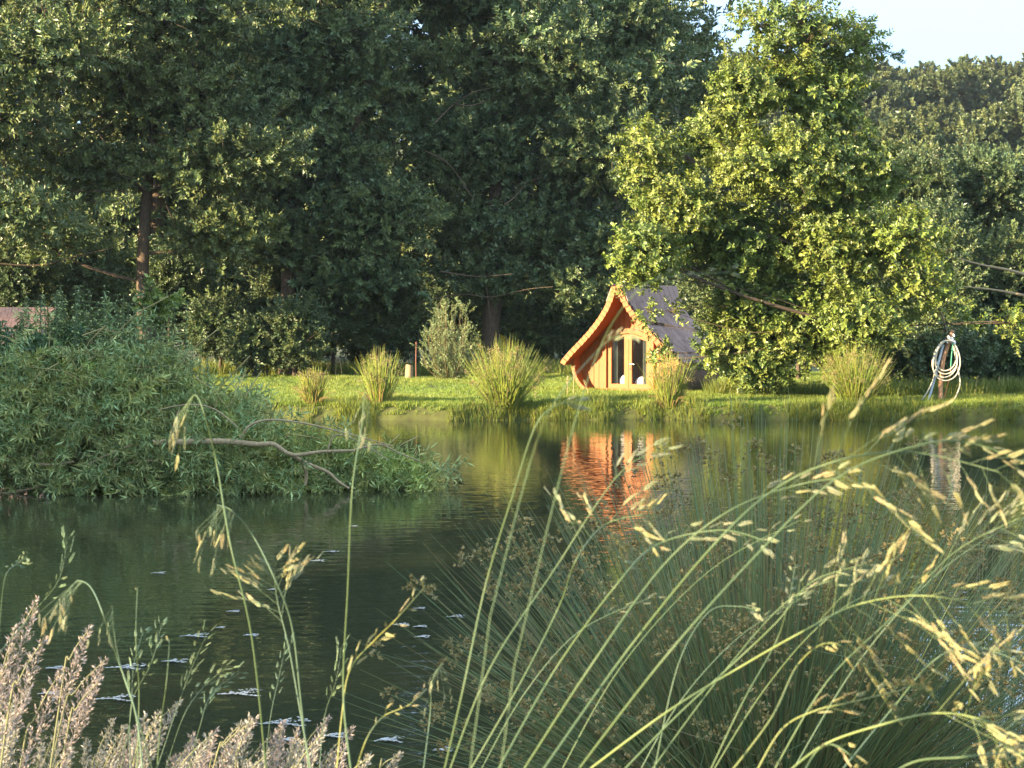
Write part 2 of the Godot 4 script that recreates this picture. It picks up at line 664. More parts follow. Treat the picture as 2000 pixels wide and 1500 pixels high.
func slab(poly: PackedVector2Array, z0: float, z1: float, g: Geo, col := Color.WHITE) -> void:
	# a convex outline, given clockwise from the front, as a board between z0 (back) and z1 (front)
	var m := poly.size()
	for k in range(1, m - 1):
		g.tri(Vector3(poly[0].x, poly[0].y, z1), Vector3(poly[k].x, poly[k].y, z1), Vector3(poly[k + 1].x, poly[k + 1].y, z1), col)
		g.tri(Vector3(poly[0].x, poly[0].y, z0), Vector3(poly[k + 1].x, poly[k + 1].y, z0), Vector3(poly[k].x, poly[k].y, z0), col)
	for k in m:
		var a := poly[k]
		var b := poly[(k + 1) % m]
		g.quad(Vector3(a.x, a.y, z1), Vector3(a.x, a.y, z0), Vector3(b.x, b.y, z0), Vector3(b.x, b.y, z1), col)


func build_cabin() -> void:
	var at := P(1211, 765, 50.7)
	at.y = gh(at.x, at.z) - 0.02
	var o := thing("timber_cabin", "small orange timber cabin with swept grey shingle roof and glazed double doors on the lawn", "cabin", at)
	o.rotation.y = deg_to_rad(-27.0)
	var prof := roof_samples()
	var back := -3.05
	var nrm: Array[Vector2] = []
	var arc := PackedFloat32Array([0.0])
	for k in prof.size():
		var t := (prof[mini(k + 1, prof.size() - 1)] - prof[maxi(k - 1, 0)]).normalized()
		nrm.append(Vector2(-t.y, t.x) if -t.y > 0 else Vector2(t.y, -t.x))
		if k: arc.append(arc[k - 1] + prof[k].distance_to(prof[k - 1]))
	var total := arc[arc.size() - 1]
	var zf := func(s: float) -> float: return 0.20 * pow(1.0 - s / total, 2.0)
	# roof shell: boarded underside and edge
	var g := Geo.new()
	for sx in [-1.0, 1.0]:
		for k in prof.size() - 1:
			var i0 := Vector3(prof[k].x * sx, prof[k].y, 0)
			var i1 := Vector3(prof[k + 1].x * sx, prof[k + 1].y, 0)
			var o0 := i0 + Vector3(nrm[k].x * sx, nrm[k].y, 0) * 0.09
			var o1 := i1 + Vector3(nrm[k + 1].x * sx, nrm[k + 1].y, 0) * 0.09
			if k == 0: o0.x = 0
			var f0 := Vector3(0, 0, zf.call(arc[k]))
			var f1 := Vector3(0, 0, zf.call(arc[k + 1]))
			var bk := Vector3(0, 0, back)
			g.quad(i0 + f0, i0 + bk, i1 + bk, i1 + f1, Color.WHITE)
			g.quad(o0 + f0, o1 + f1, o1 + bk, o0 + bk, Color.WHITE)
			g.quad(i0 + f0, i1 + f1, o1 + f1, o0 + f0, Color.WHITE)
			g.quad(i0 + bk, o0 + bk, o1 + bk, i1 + bk, Color.WHITE)
			if k == prof.size() - 2:
				g.quad(i1 + f1, i1 + bk, o1 + bk, o1 + f1, Color.WHITE)
	part("roof_shell", g.mesh(), M.timber, o)
	# point of the roof at arc length s: [position, tangent, normal]
	var on_roof := func(s: float) -> Array:
		var k := 0
		while k < arc.size() - 2 and arc[k + 1] < s:
			k += 1
		var f := clampf((s - arc[k]) / (arc[k + 1] - arc[k]), 0, 1)
		return [prof[k].lerp(prof[k + 1], f), (prof[k + 1] - prof[k]).normalized(), nrm[k].lerp(nrm[k + 1], f).normalized()]
	# shingles, the slope in view one by one
	var sh_mesh: Array[ArrayMesh] = []
	for k in 5:
		var sg := Geo.new()
		var tone := rr(0.6, 1.2)
		sg.box(Transform3D(Basis(), Vector3.ZERO), Vector3(0.154 - 0.005 * k, 0.034, 0.22), Color(tone, tone * rr(0.95, 1.0), tone * rr(0.95, 1.03)))
		sh_mesh.append(sg.mesh())
	var left := Geo.new()
	var rows := 16
	for sx in [1.0, -1.0]:
		for r in rows:
			var s := 0.44 + r * (total - 0.40) / rows
			var q: Array = on_roof.call(minf(s, total - 0.02))
			var t3 := Vector3(q[1].x * sx, q[1].y, 0)
			var n3 := Vector3(q[2].x * sx, q[2].y, 0)
			var z0: float = zf.call(s) - 0.1 - (0.08 if r % 2 else 0.0)
			var cnt := 18
			for k in cnt:
				var z := z0 - k * 0.164
				if z < back + 0.02:
					continue
				var pos := Vector3(q[0].x * sx, q[0].y, z) + n3 * (0.118 + rr(0, 0.008)) + t3 * rr(-0.012, 0.012)
				var tt := (t3 + n3 * 0.2).normalized()
				var b := Basis(Vector3(0, 0, 1), tt.cross(Vector3(0, 0, 1)), tt)
				b = Basis(Vector3(0, 0, -sx), n3, tt).orthonormalized()
				if sx > 0:
					var mi := part("shingle", sh_mesh[rng.randi() % 5], M.grey_wood, o)
					mi.transform = Transform3D(b, pos)
				else:
					left.box(Transform3D(b, pos), Vector3(0.156, 0.02, 0.24), Color.WHITE * rr(0.7, 1.1))
	part("far_slope_shingles", left.mesh(), M.grey_wood, o, "stuff")
	# upright ridge boards
	var rb := Geo.new()
	rb.box(Transform3D(), Vector3(0.148, 0.022, 0.42))
	var rbm := rb.mesh()
	for sx in [1.0, -1.0]:
		var q: Array = on_roof.call(0.2)
		var t3 := Vector3(q[1].x * sx, q[1].y, 0)
		var n3 := Vector3(q[2].x * sx, q[2].y, 0)
		for k in 21:
			var mi := part("ridge_board", rbm, M.grey_wood, o)
			mi.transform = Transform3D(Basis(Vector3(0, 0, -sx), n3, t3).orthonormalized(), Vector3(q[0].x * sx, q[0].y, 0.1 - k * 0.154) + n3 * (0.135 + 0.006 * (k % 2)))
	# fresh cut shingle ends along both gable edges
	var ge := Geo.new()
	var gems: Array[ArrayMesh] = []
	for k in 4:
		ge = Geo.new()
		ge.box(Transform3D(), Vector3(0.118, 0.125, 0.05), vary(Color(1.0, 0.96, 0.9), 0.13))
		gems.append(ge.mesh())
	var cntg := int(total / 0.125)
	for sx in [1.0, -1.0]:
		for k in cntg:
			var s := (k + 0.5) * total / cntg
			var q: Array = on_roof.call(s)
			var t3 := Vector3(q[1].x * sx, q[1].y, 0)
			var n3 := Vector3(q[2].x * sx, q[2].y, 0)
			t3 = t3.rotated(Vector3(0, 0, 1), -0.16 * sx)
			n3 = n3.rotated(Vector3(0, 0, 1), -0.16 * sx)
			var mi := part("gable_shingle", gems[rng.randi() % 4], M.timber, o)
			mi.transform = Transform3D(Basis(t3, n3, t3.cross(n3)).orthonormalized(), Vector3(q[0].x * sx, q[0].y, zf.call(s) + 0.028 + 0.007 * (k % 2)) + n3 * 0.045)
	# front wall of upright boards
	var zw := -0.52
	var bw := 0.128
	for k in 22:
		var x0 := -1.408 + k * bw
		var x1 := x0 + bw - 0.011
		if maxf(absf(x0), absf(x1)) > 1.30:
			continue
		var tone := rr(0.9, 1.08)
		var pg := Geo.new()
		var y0 := belly(x0)
		var y1 := belly(x1)
		var mid := (x0 + x1) * 0.5
		if absf(mid) < 0.66:
			y0 = arch(minf(0.62, absf(x0))) + 0.05
			y1 = arch(minf(0.62, absf(x1))) + 0.05
		slab(PackedVector2Array([Vector2(x0, y0), Vector2(x0, roof_y(absf(x0)) + 0.03), Vector2(mid, roof_y(absf(mid)) + 0.03), Vector2(x1, roof_y(absf(x1)) + 0.03), Vector2(x1, y1)]), zw - 0.03, zw + 0.002 * (k % 2), pg, Color(tone, tone, tone))
		part("wall_board", pg.mesh(), M.timber, o)
	# round rim of the barrel in front of the wall
	var rim := Geo.new()
	var rim_pts: Array[Vector2] = []
	for k in 13:
		var a := PI * 0.5 * k / 12.0
		rim_pts.append(Vector2(-0.72 - 0.58 * cos(a), 0.66 - 0.66 * sin(a)))
	rim_pts.push_front(Vector2(-1.30, 0.82))
	for sx in [1.0, -1.0]:
		for k in rim_pts.size() - 1:
			var a := Vector2(rim_pts[k].x * sx, rim_pts[k].y)
			var b := Vector2(rim_pts[k + 1].x * sx, rim_pts[k + 1].y)
			var t := (b - a).normalized()
			var m2 := (a + b) * 0.5
			rim.box(Transform3D(Basis(Vector3(t.x, t.y, 0), Vector3(-t.y, t.x, 0), Vector3(0, 0, 1)), Vector3(m2.x, m2.y, zw + 0.14)), Vector3(a.distance_to(b) + 0.012, 0.075, 0.36))
	rim.box(Transform3D(Basis(), Vector3(0, 0.0, zw + 0.13)), Vector3(1.44, 0.07, 0.34))
	part("barrel_rim", rim.mesh(), M.timber, o)
	# barrel sides and floor, back wall
	for sx in [1.0, -1.0]:
		for k in rim_pts.size() - 1:
			if k % 2 and k > 0: continue
			var a := rim_pts[k]
			var b := rim_pts[mini(k + 2 if k > 0 else 2, rim_pts.size() - 1)]
			if k == 0: b = rim_pts[2]
			a.x *= sx; b.x *= sx
			var t := (b - a).normalized()
			var m2 := (a + b) * 0.5
			var pg := Geo.new()
			pg.box(Transform3D(Basis(Vector3(t.x, t.y, 0), Vector3(-t.y, t.x, 0), Vector3(0, 0, 1)), Vector3(m2.x, m2.y, (zw + back) * 0.5 + 0.02)), Vector3(a.distance_to(b) + 0.004, 0.05, -(back - zw) - 0.12), Color(0.9, 0.85, 0.8))
			part("side_board", pg.mesh(), M.grey_wood, o)
	var fg := Geo.new()
	fg.box(Transform3D(Basis(), Vector3(0, 0.02, (zw + back) * 0.5)), Vector3(1.6, 0.06, 2.3))
	part("floor_deck", fg.mesh(), M.timber, o)
	var bg := Geo.new()
	for k in 16:
		var x0 := -1.28 + k * 0.16
		slab(PackedVector2Array([Vector2(x0, belly(x0)), Vector2(x0, roof_y(absf(x0)) + 0.02), Vector2(x0 + 0.16, roof_y(absf(x0 + 0.16)) + 0.02), Vector2(x0 + 0.16, belly(x0 + 0.16))]), back + 0.06, back + 0.1, bg)
	part("back_wall", bg.mesh(), M.timber, o)
	# door frame
	var ff := Geo.new()
	for sx in [-1.0, 1.0]:
		ff.box(Transform3D(Basis(), Vector3(0.60 * sx, 0.6, zw + 0.02)), Vector3(0.09, 1.2, 0.12), Color(0.98, 0.95, 0.9))
	for k in 8:
		var xa := -0.645 + k * 0.16125
		var xb := xa + 0.16125
		var ya := arch(minf(0.62, absf(xa)))
		var yb := arch(minf(0.62, absf(xb)))
		slab(PackedVector2Array([Vector2(xa, ya - 0.02), Vector2(xa, ya + 0.09), Vector2(xb, yb + 0.09), Vector2(xb, yb - 0.02)]), zw - 0.03, zw + 0.09, ff, Color(0.98, 0.95, 0.9))
	ff.box(Transform3D(Basis(), Vector3(0, 0.07, zw + 0.03)), Vector3(1.11, 0.06, 0.14), Color(0.9, 0.85, 0.8))
	part("door_frame", ff.mesh(), M.timber, o)
	for sx in [-1.0, 1.0]:
		var dg := Geo.new()
		var zd0 := zw - 0.03
		var zd1 := zw + 0.03
		var inner := 0.115 if sx < 0 else 0.075
		var quads := [[0.004, inner, 0.10, 2], [0.445, 0.553, 0.10, 2], [inner, 0.445, 0.10, 0], [inner, 0.445, 0.0, 1]]
		for q in quads:
			var xa: float = q[0] * sx
			var xb: float = q[1] * sx
			if xa > xb:
				var sw := xa; xa = xb; xb = sw
			var ya := arch(absf(xa)) - 0.022
			var yb := arch(absf(xb)) - 0.022
			if q[3] == 2:
				slab(PackedVector2Array([Vector2(xa, 0.1), Vector2(xa, ya), Vector2(xb, yb), Vector2(xb, 0.1)]), zd0, zd1, dg)
			elif q[3] == 0:
				slab(PackedVector2Array([Vector2(xa, 0.1), Vector2(xa, 0.2), Vector2(xb, 0.2), Vector2(xb, 0.1)]), zd0, zd1, dg)
			else:
				slab(PackedVector2Array([Vector2(xa, ya - 0.06), Vector2(xa, ya), Vector2(xb, yb), Vector2(xb, yb - 0.06)]), zd0, zd1, dg)
		var door := part("door", dg.mesh(), M.timber, o)
		var xa2: float = minf(inner * sx, 0.445 * sx)
		var xb2: float = maxf(inner * sx, 0.445 * sx)
		var gg := Geo.new()
		gg.quad(Vector3(xa2, 0.2, zw), Vector3(xa2, arch(absf(xa2)) - 0.07, zw), Vector3(xb2, arch(absf(xb2)) - 0.07, zw), Vector3(xb2, 0.2, zw), Color.WHITE)
		part("pane", gg.mesh(), M.glass, door)
		if sx > 0:
			var hg := Geo.new()
			hg.tube(PackedVector3Array([Vector3(0.04, 0.66, zd1 - 0.005), Vector3(0.04, 0.66, zd1 + 0.05), Vector3(0.05, 0.66, zd1 + 0.055), Vector3(0.17, 0.66, zd1 + 0.055)]), PackedFloat32Array([0.012, 0.012, 0.012, 0.010]), 6, Color.WHITE)
			part("handle", hg.mesh(), M.metal, door)
			var kg := Geo.new()
			kg.box(Transform3D(Basis(), Vector3(0.04, 0.55, zd1 + 0.004)), Vector3(0.035, 0.05, 0.012), Color.WHITE)
			part("lock_plate", kg.mesh(), flat("dark_iron", Color(0.04, 0.04, 0.04), 0.5), door)
	# curtains and bedding behind the panes
	for span in [[-0.44, -0.33], [0.31, 0.47]]:
		var cg := Geo.new()
		var m := 24
		for k in m:
			var ta := float(k) / m
			var tb := float(k + 1) / m
			var za := zw - 0.10 + 0.025 * sin(ta * 21.0)
			var zb := zw - 0.10 + 0.025 * sin(tb * 21.0)
			var xa: float = lerpf(span[0], span[1], ta)
			var xb: float = lerpf(span[0], span[1], tb)
			cg.quad(Vector3(xa, 0.08, za), Vector3(xa, 1.25, za), Vector3(xb, 1.25, zb), Vector3(xb, 0.08, zb), Color.WHITE)
		part("curtain", cg.mesh(), M.cloth, o)
	for s in [[-0.20, 0.26, -0.74], [0.24, 0.22, -0.70]]:
		var sm := SphereMesh.new()
		sm.radius = 1.0
		sm.height = 2.0
		sm.radial_segments = 16
		sm.rings = 8
		var pil := thing("white_pillow", ["white pillow seen through the handleless left door pane" if s[0] < 0 else "white bedding heap seen through the door pane with the handle", ""][0], "pillow", o.transform * Vector3(s[0], s[1] - 0.02, s[2]))
		pil.rotation.y = o.rotation.y
		var pm := part("cushion", sm, M.linen, pil)
		pm.scale = Vector3(0.17, 0.16, 0.09)
		pm.rotation.z = -0.5 if s[0] > 0 else 0.3
		var seam := Geo.new()
		var ring := PackedVector3Array()
		for k in 25:
			ring.append(pm.transform * Vector3(cos(TAU * k / 24.0), sin(TAU * k / 24.0), 0))
		seam.tube(ring, taper(25, 0.004, 0.004), 4, Color.WHITE)
		part("seam", seam.mesh(), M.linen, pil)


# ---------------------------------------------------------------- the wood behind the lawn
func build_wood() -> void:
	var tones := [Color(1.0, 1.0, 0.95), Color(1.1, 1.05, 0.9), Color(0.9, 0.97, 0.95), Color(1.15, 1.1, 0.9)]
	var oak := spray(15, 0.42, 0.17, 0.115, Color(0.120, 0.165, 0.080))
	var ash := spray(16, 0.44, 0.17, 0.095, Color(0.132, 0.172, 0.074))
	var bush := spray(26, 0.34, 0.10, 0.06, Color(0.108, 0.150, 0.068))
	M.oak = oak; M.ash = ash; M.bush = bush
	var spec := [
		# u of the trunk, distance, trunk radius, top v of the trunk, lean, spray, tints, lobes, label
		[-90, 57.0, 0.20, -200, 60, ash, tones, [[-40, 250, 180, 150, 13], [60, 100, 190, 140, 15], [40, 420, 150, 60, 7], [150, -80, 200, 120, 10]], "leaning ash with pale bare limbs at the open end of the wood"],
		[285, 60.0, 0.22, -100, 10, ash, tones, [[290, 190, 280, 120, 34], [150, 330, 190, 60, 12], [440, 310, 170, 90, 20], [330, 20, 260, 120, 26], [80, 470, 110, 35, 4], [440, 450, 120, 80, 10]], "oak with a sunlit bare lower trunk behind the nettles"],
		[560, 63.0, 0.26, -150, 30, oak, tones, [[600, 120, 260, 160, 40], [560, 330, 180, 110, 24], [720, 420, 130, 110, 22], [640, -80, 300, 120, 24], [560, 480, 150, 70, 12], [700, 545, 120, 60, 9]], "broad dark oak between the bare trunked oak and the darkest oak"],
		[955, 65.0, 0.30, -200, 20, oak, tones, [[1060, 120, 230, 150, 40], [930, 290, 190, 120, 28], [1190, 300, 150, 110, 26], [1010, 440, 210, 90, 24], [1230, 40, 100, 70, 12], [900, -40, 250, 120, 26], [1180, 480, 120, 70, 12], [950, 545, 150, 45, 7], [1130, 570, 110, 50, 6]], "darkest spreading oak behind the cabin and the grey shrub"],
	]
	for s in spec:
		var base := P(s[0], 745, s[1])
		base.y = gh(base.x, base.z) - 0.05
		var o := thing("oak_tree" if s[5] == oak else "ash_tree", s[8], "tree", base, "trees along the edge of the wood")
		var top := P(s[0] + s[4], s[3], s[1])
		var lobes := []
		for l in s[7]:
			lobes.append(lobe_px(l[0], l[1], l[2], l[3], s[1] + rr(-0.6, 0.6), l[4], 0.9, 0.8))
		tree(o, [base, base.lerp(top, 0.3) + Vector3(rr(-0.15, 0.15), 0, 0), base.lerp(top, 0.65) + Vector3(rr(-0.3, 0.3), 0, 0), top], s[2], lobes, s[5], s[6], {"per": 40, "clump": 1.28, "flat": 0.42, "bark": M.bark, "twigs": 3, "sprigs": 0.4})
	# bare limbs that catch the light along the edge of the wood
	var front := get_node("ash_tree_001") as Node3D
	for l in [[[180, 262], [225, 235], [262, 190], [285, 160], [300, 150]], [[262, 190], [285, 200], [297, 198]], [[110, 370], [165, 372], [230, 374], [285, 372]], [[285, 372], [250, 345], [225, 338], [200, 325]], [[310, 262], [350, 255], [385, 250], [400, 240]], [[315, 244], [335, 250], [355, 252]], [[110, 125], [145, 90], [165, 50], [192, 20], [215, 15]], [[120, 300], [112, 210], [100, 120], [85, 30], [70, -40]], [[100, 120], [128, 60], [150, -20]], [[128, 45], [131, 0], [135, -40]], [[0, 330], [25, 290], [40, 265], [70, 258]], [[0, 295], [15, 270], [32, 256]], [[60, 20], [58, 50], [50, 75], [30, 40], [15, -10]], [[0, 515], [80, 518], [150, 500], [230, 480], [285, 440]], [[325, 400], [340, 435], [352, 460]], [[135, 420], [150, 385], [160, 370]]]:
		var lg := Geo.new()
		var pts := curve(l.map(func(q): return P(q[0], q[1], 58.6 + 0.012 * (q[0] % 60)) - front.position), 4)
		lg.tube(pts, taper(pts.size(), 0.026, 0.008), 6, Color.WHITE)
		part("bare_limb", lg.mesh(), M.bark, front)
	front = get_node("oak_tree_001") as Node3D
	for l in [[[560, 430], [590, 405], [620, 390], [660, 375], [690, 360]], [[540, 495], [570, 495], [595, 482]], [[640, 385], [670, 392], [690, 396]], [[850, 240], [885, 205], [925, 180], [960, 172]], [[890, 201], [910, 207], [945, 200], [965, 190]], [[810, 172], [828, 168], [842, 152]], [[830, 295], [870, 315], [900, 350], [915, 375], [928, 390]], [[985, 400], [1005, 385], [1025, 362]], [[820, 590], [900, 575], [960, 580], [1030, 565], [1080, 560]], [[860, 530], [930, 540], [1000, 535]], [[620, 270], [660, 262], [700, 250]], [[960, 640], [955, 600], [950, 560]]]:
		var lg := Geo.new()
		var pts := curve(l.map(func(q): return P(q[0], q[1], 62.6 + 0.015 * (q[0] % 70)) - front.position), 4)
		lg.tube(pts, taper(pts.size(), 0.026, 0.009), 6, Color.WHITE)
		part("bare_limb", lg.mesh(), M.bark, front)
	# second row, taller, closing the wood
	var proto: Array[Node3D] = []
	for k in 3:
		var o := thing("wood_tree", "tall tree deep in the wood behind the front oaks", "tree", Vector3.ZERO, "trees deep in the wood")
		var h := 17.0 + k
		var lobes := []
		for q in 9:
			var a := rr(0, TAU)
			var y := 3.0 + (h - 4.0) * q / 8.0
			var w := 3.4 * sin(PI * clampf((y - 1.0) / h, 0.1, 0.95))
			lobes.append([Vector3(cos(a) * w * 0.7, y, sin(a) * w * 0.7), Vector3(2.6, 1.7, 2.6), 10])
		tree(o, [Vector3.ZERO, Vector3(0.2, h * 0.3, 0), Vector3(-0.1, h * 0.65, 0.1), Vector3(0, h * 0.92, 0)], 0.28, lobes, [oak, ash, oak][k], tones, {"per": 50, "clump": 1.5, "flat": 0.6, "size": 1.25, "twigs": 2})
		proto.append(o)
	var n := 0
	for s in [[-200, 72], [60, 76], [300, 74], [480, 80], [700, 75], [860, 82], [1030, 77], [1190, 80], [180, 90], [600, 92], [950, 95], [-400, 80], [-650, 70], [-900, 66], [1150, 98], [400, 100]]:
		var p := P(s[0], 700, s[1])
		p.y = gh(p.x, p.z) - 0.05
		var o: Node3D = proto[n] if n < 3 else proto[n % 3].duplicate()
		if n >= 3:
			o.name = numbered("wood_tree")
			add_child(o)
		o.position = p
		o.rotation.y = rr(0, TAU)
		o.scale = Vector3.ONE * rr(0.92, 1.12)
		n += 1
	# undergrowth along the foot of the wood
	var shrubs := [[575, 650, 75, 85, 61.5], [500, 670, 60, 70, 61.8], [430, 630, 75, 95, 63.5], [540, 600, 95, 120, 64.5], [650, 590, 95, 130, 64.0], [770, 620, 90, 110, 64.5], [330, 560, 90, 100, 67.0], [150, 540, 120, 120, 68.0], [900, 610, 90, 60, 69.0], [1050, 650, 90, 75, 66.0], [1150, 640, 80, 95, 68.0], [20, 540, 110, 130, 66.0], [1400, 560, 120, 140, 62.0], [1560, 560, 130, 170, 60.0], [1700, 520, 120, 190, 60.0], [1840, 560, 110, 190, 57.0], [1960, 590, 110, 170, 58.0], [1790, 380, 110, 110, 62.0], [1930, 370, 120, 120, 63.0], [1690, 690, 110, 80, 52.0], [1830, 700, 120, 75, 52.0], [1960, 700, 90, 70, 53.0], [2080, 480, 110, 200, 58.0]]
	for k in 13:
		shrubs.append([-60 + k * 112 + rr(-20, 20), 630, 95, 110, 72.0 + rr(-1, 2)])
	for s in shrubs:
		var d: float = s[4]
		var k := d / F
		var c := P(s[0], s[1], d)
		var base := Vector3(c.x, gh(c.x, c.z) - 0.03, c.z)
		var right: bool = s[0] > 1300
		var o := thing("hedge_bush" if right else "undergrowth_bush", "dense green bush in the hedge behind the hose post" if right else "dark leafy bush at the foot of the wood", "bush", base, "hedge bushes behind the fruit tree" if right else "bushes at the foot of the wood")
		var lobes := []
		var area: float = s[2] * s[3] * k * k
		lobes.append(lobe_px(s[0], s[1], s[2], s[3], d, int(8 + area * 4.0), 0.9, 0.75))
		tree(o, [base, base.lerp(c, 0.5), c + Vector3(0, s[3] * k * 0.4, 0)], 0.07, lobes, bush, tones, {"per": 55, "clump": 0.75, "flat": 0.7, "twigs": 2})


func build_shade_trees() -> void:
	# trees standing left of the view, towards the sun, whose shade lies over the island and the near bank
	var proto: Node3D = null
	for s in [[-31, -10, 1.0], [-41, -5, 1.05], [-37, -14, 0.95], [-50, -9, 1.1], [-36, 12.5, 0.84], [-44, 17, 0.86], [-52, 12, 0.95], [-44, 28, 0.6], [-30, 9.5, 0.75]]:
		var o: Node3D
		if proto == null:
			o = thing("shade_tree", "tall leafy tree on the sunward bank", "tree", Vector3.ZERO, "trees on the sunward bank")
			var lobes := []
			for q in 9:
				var a := q * 2.4
				var y := 3.0 + q * 1.3
				lobes.append([Vector3(cos(a) * 2.6, y, sin(a) * 2.6), Vector3(2.8, 1.8, 2.8), 10])
			tree(o, [Vector3.ZERO, Vector3(0.1, 5, 0), Vector3(0, 9, 0.2), Vector3(0, 14, 0)], 0.3, lobes, M.oak, [Color.WHITE], {"per": 45, "clump": 1.6, "size": 1.3, "twigs": 1})
			proto = o
		else:
			o = proto.duplicate()
			o.name = numbered("shade_tree")
			add_child(o)
		o.position = Vector3(s[0], gh(s[0], s[1]) - 0.05, s[1])
		o.rotation.y = rr(0, TAU)
		o.scale = Vector3.ONE * s[2]


func build_fruit_tree() -> void:
	var d := 47.6
	var base := P(1682, 780, d)
	base.y = gh(base.x, base.z) - 0.05
	var o := thing("fruit_tree", "large sunlit fruit tree with drooping leafy branches hanging over the cabin roof", "tree", base)
	var leaf := spray(17, 0.36, 0.108, 0.062, Color(0.165, 0.208, 0.050), true, 1.0, 0.25)
	var cols := [Color(1.0, 1.0, 0.9), Color(1.15, 1.08, 0.9), Color(0.85, 0.95, 1.0), Color(1.05, 1.1, 0.8)]
	var lobes := []
	for l in [[1575, 60, 80, 95, 5], [1665, 90, 50, 80, 4], [1480, 50, 55, 55, 2], [1600, 140, 80, 50, 6], [1520, 120, 60, 45, 4], [1450, 180, 100, 70, 9], [1620, 200, 110, 70, 10], [1530, 320, 190, 90, 34], [1680, 340, 80, 80, 14], [1400, 270, 80, 60, 10], [1262, 290, 40, 38, 4], [1270, 350, 68, 20, 4], [1335, 420, 100, 60, 14], [1262, 500, 58, 50, 9], [1480, 470, 170, 100, 36], [1640, 480, 120, 110, 26], [1560, 620, 170, 110, 40], [1455, 590, 70, 75, 12], [1690, 640, 70, 70, 12], [1480, 710, 70, 45, 8], [1266, 610, 8, 14, 1, 0.22], [1270, 635, 8, 10, 1, 0.2], [1302, 606, 10, 10, 1, 0.22], [1283, 690, 14, 8, 1, 0.22], [1272, 708, 8, 8, 1, 0.2], [1395, 690, 20, 30, 4, 0.4], [1400, 640, 16, 24, 3, 0.4], [1345, 520, 40, 14, 3, 0.35], [1245, 540, 30, 6, 2, 0.25], [1780, 470, 60, 50, 6], [1800, 570, 60, 40, 5], [1885, 632, 20, 10, 2, 0.25], [1995, 630, 20, 25, 3, 0.35]]:
		var made := lobe_px(l[0], l[1], l[2], l[3], d + rr(-1.2, 0.6), l[4], 0.8, 0.72)
		if l.size() > 5:
			made[1] = Vector3(l[2], l[3], l[2]) * d / F
			made.append(l[5])
		lobes.append(made)
	tree(o, [base, P(1668, 640, d), P(1600, 420, d + 0.4), P(1590, 200, d), P(1560, 20, d)], 0.17, lobes, leaf, cols, {"per": 33, "clump": 0.62, "flat": 0.8, "twigs": 5, "rise": 0.25, "sprigs": 0.8})
	# bare dead limbs reaching in beside it
	for l in [[[2060, 590], [1990, 575], [1940, 566], [1885, 560]], [[2060, 555], [1980, 530], [1920, 518], [1872, 505]], [[1720, 520], [1740, 470], [1760, 440]], [[1700, 640], [1690, 605], [1672, 585], [1660, 570]], [[1690, 605], [1705, 600], [1722, 598]], [[1770, 520], [1800, 560], [1830, 590], [1850, 650]], [[1800, 560], [1850, 575], [1880, 590]]]:
		var g := Geo.new()
		var pts := curve(l.map(func(q): return P(q[0], q[1], d + 0.5) - base), 4)
		g.tube(pts, taper(pts.size(), 0.045, 0.016), 6, Color.WHITE)
		part("dead_limb", g.mesh(), M.pale_bark, o)


func build_hill() -> void:
	var far := spray(70, 1.1, 0.32, 0.26, Color(0.13, 0.165, 0.075), false, 1.2)
	var protos: Array[Node3D] = []
	for k in 3:
		var o := thing("hill_tree", "round crowned tree in the far wood on the hillside", "tree", Vector3.ZERO, "trees of the far hillside wood")
		var lobes := []
		for q in 5:
			var a := q * 2.2 + k
			lobes.append([Vector3(cos(a) * 2.2, 5.5 + q * 1.0, sin(a) * 2.2), Vector3(2.4, 2.0, 2.4), 9])
		tree(o, [Vector3.ZERO, Vector3(0, 3, 0), Vector3(0.2, 6, 0), Vector3(0, 9, 0)], 0.3, lobes, far, [Color(0.9, 0.95, 0.9), Color(1.1, 1.05, 0.9)] if k != 1 else [Color(1.05, 1.0, 0.85)], {"per": 14, "clump": 1.5, "flat": 0.8, "twigs": 0})
		protos.append(o)
	var n := 0
	for row in 9:
		var d := 130.0 + row * 24.0
		var u := 1180.0 + rr(0, 30)
		while u < 2080.0:
			var p := P(u, 400, d + rr(-8, 8))
			p.y = gh(p.x, p.z) - 0.2
			var o: Node3D = protos[n] if n < 3 else protos[rng.randi() % 3].duplicate()
			if n >= 3:
				o.name = numbered("hill_tree")
				add_child(o)
			o.position = p
			o.rotation.y = rr(0, TAU)
			o.scale = Vector3.ONE * rr(0.65, 1.0)
			n += 1
			u += (6.0 + rr(-1.2, 2.0)) * F / d


# ---------------------------------------------------------------- far bank
func tuft(count: int, h: float, w: float, spread: float, col: Color) -> ArrayMesh:
	var g := Geo.new()
	for k in count:
		var a := rr(0, TAU)
		var d := Vector3(cos(a), 0, sin(a))
		var p := d * rr(0, spread)
		var e := p + d.rotated(Vector3.UP, rr(-1, 1)) * h * rr(0.1, 0.7) + Vector3.UP * h * rr(0.5, 1.0)
		var s := d.cross(Vector3.UP) * w
		g.tri(p - s, e, p + s, vary(col, 0.3, 0.12))
	return g.mesh()


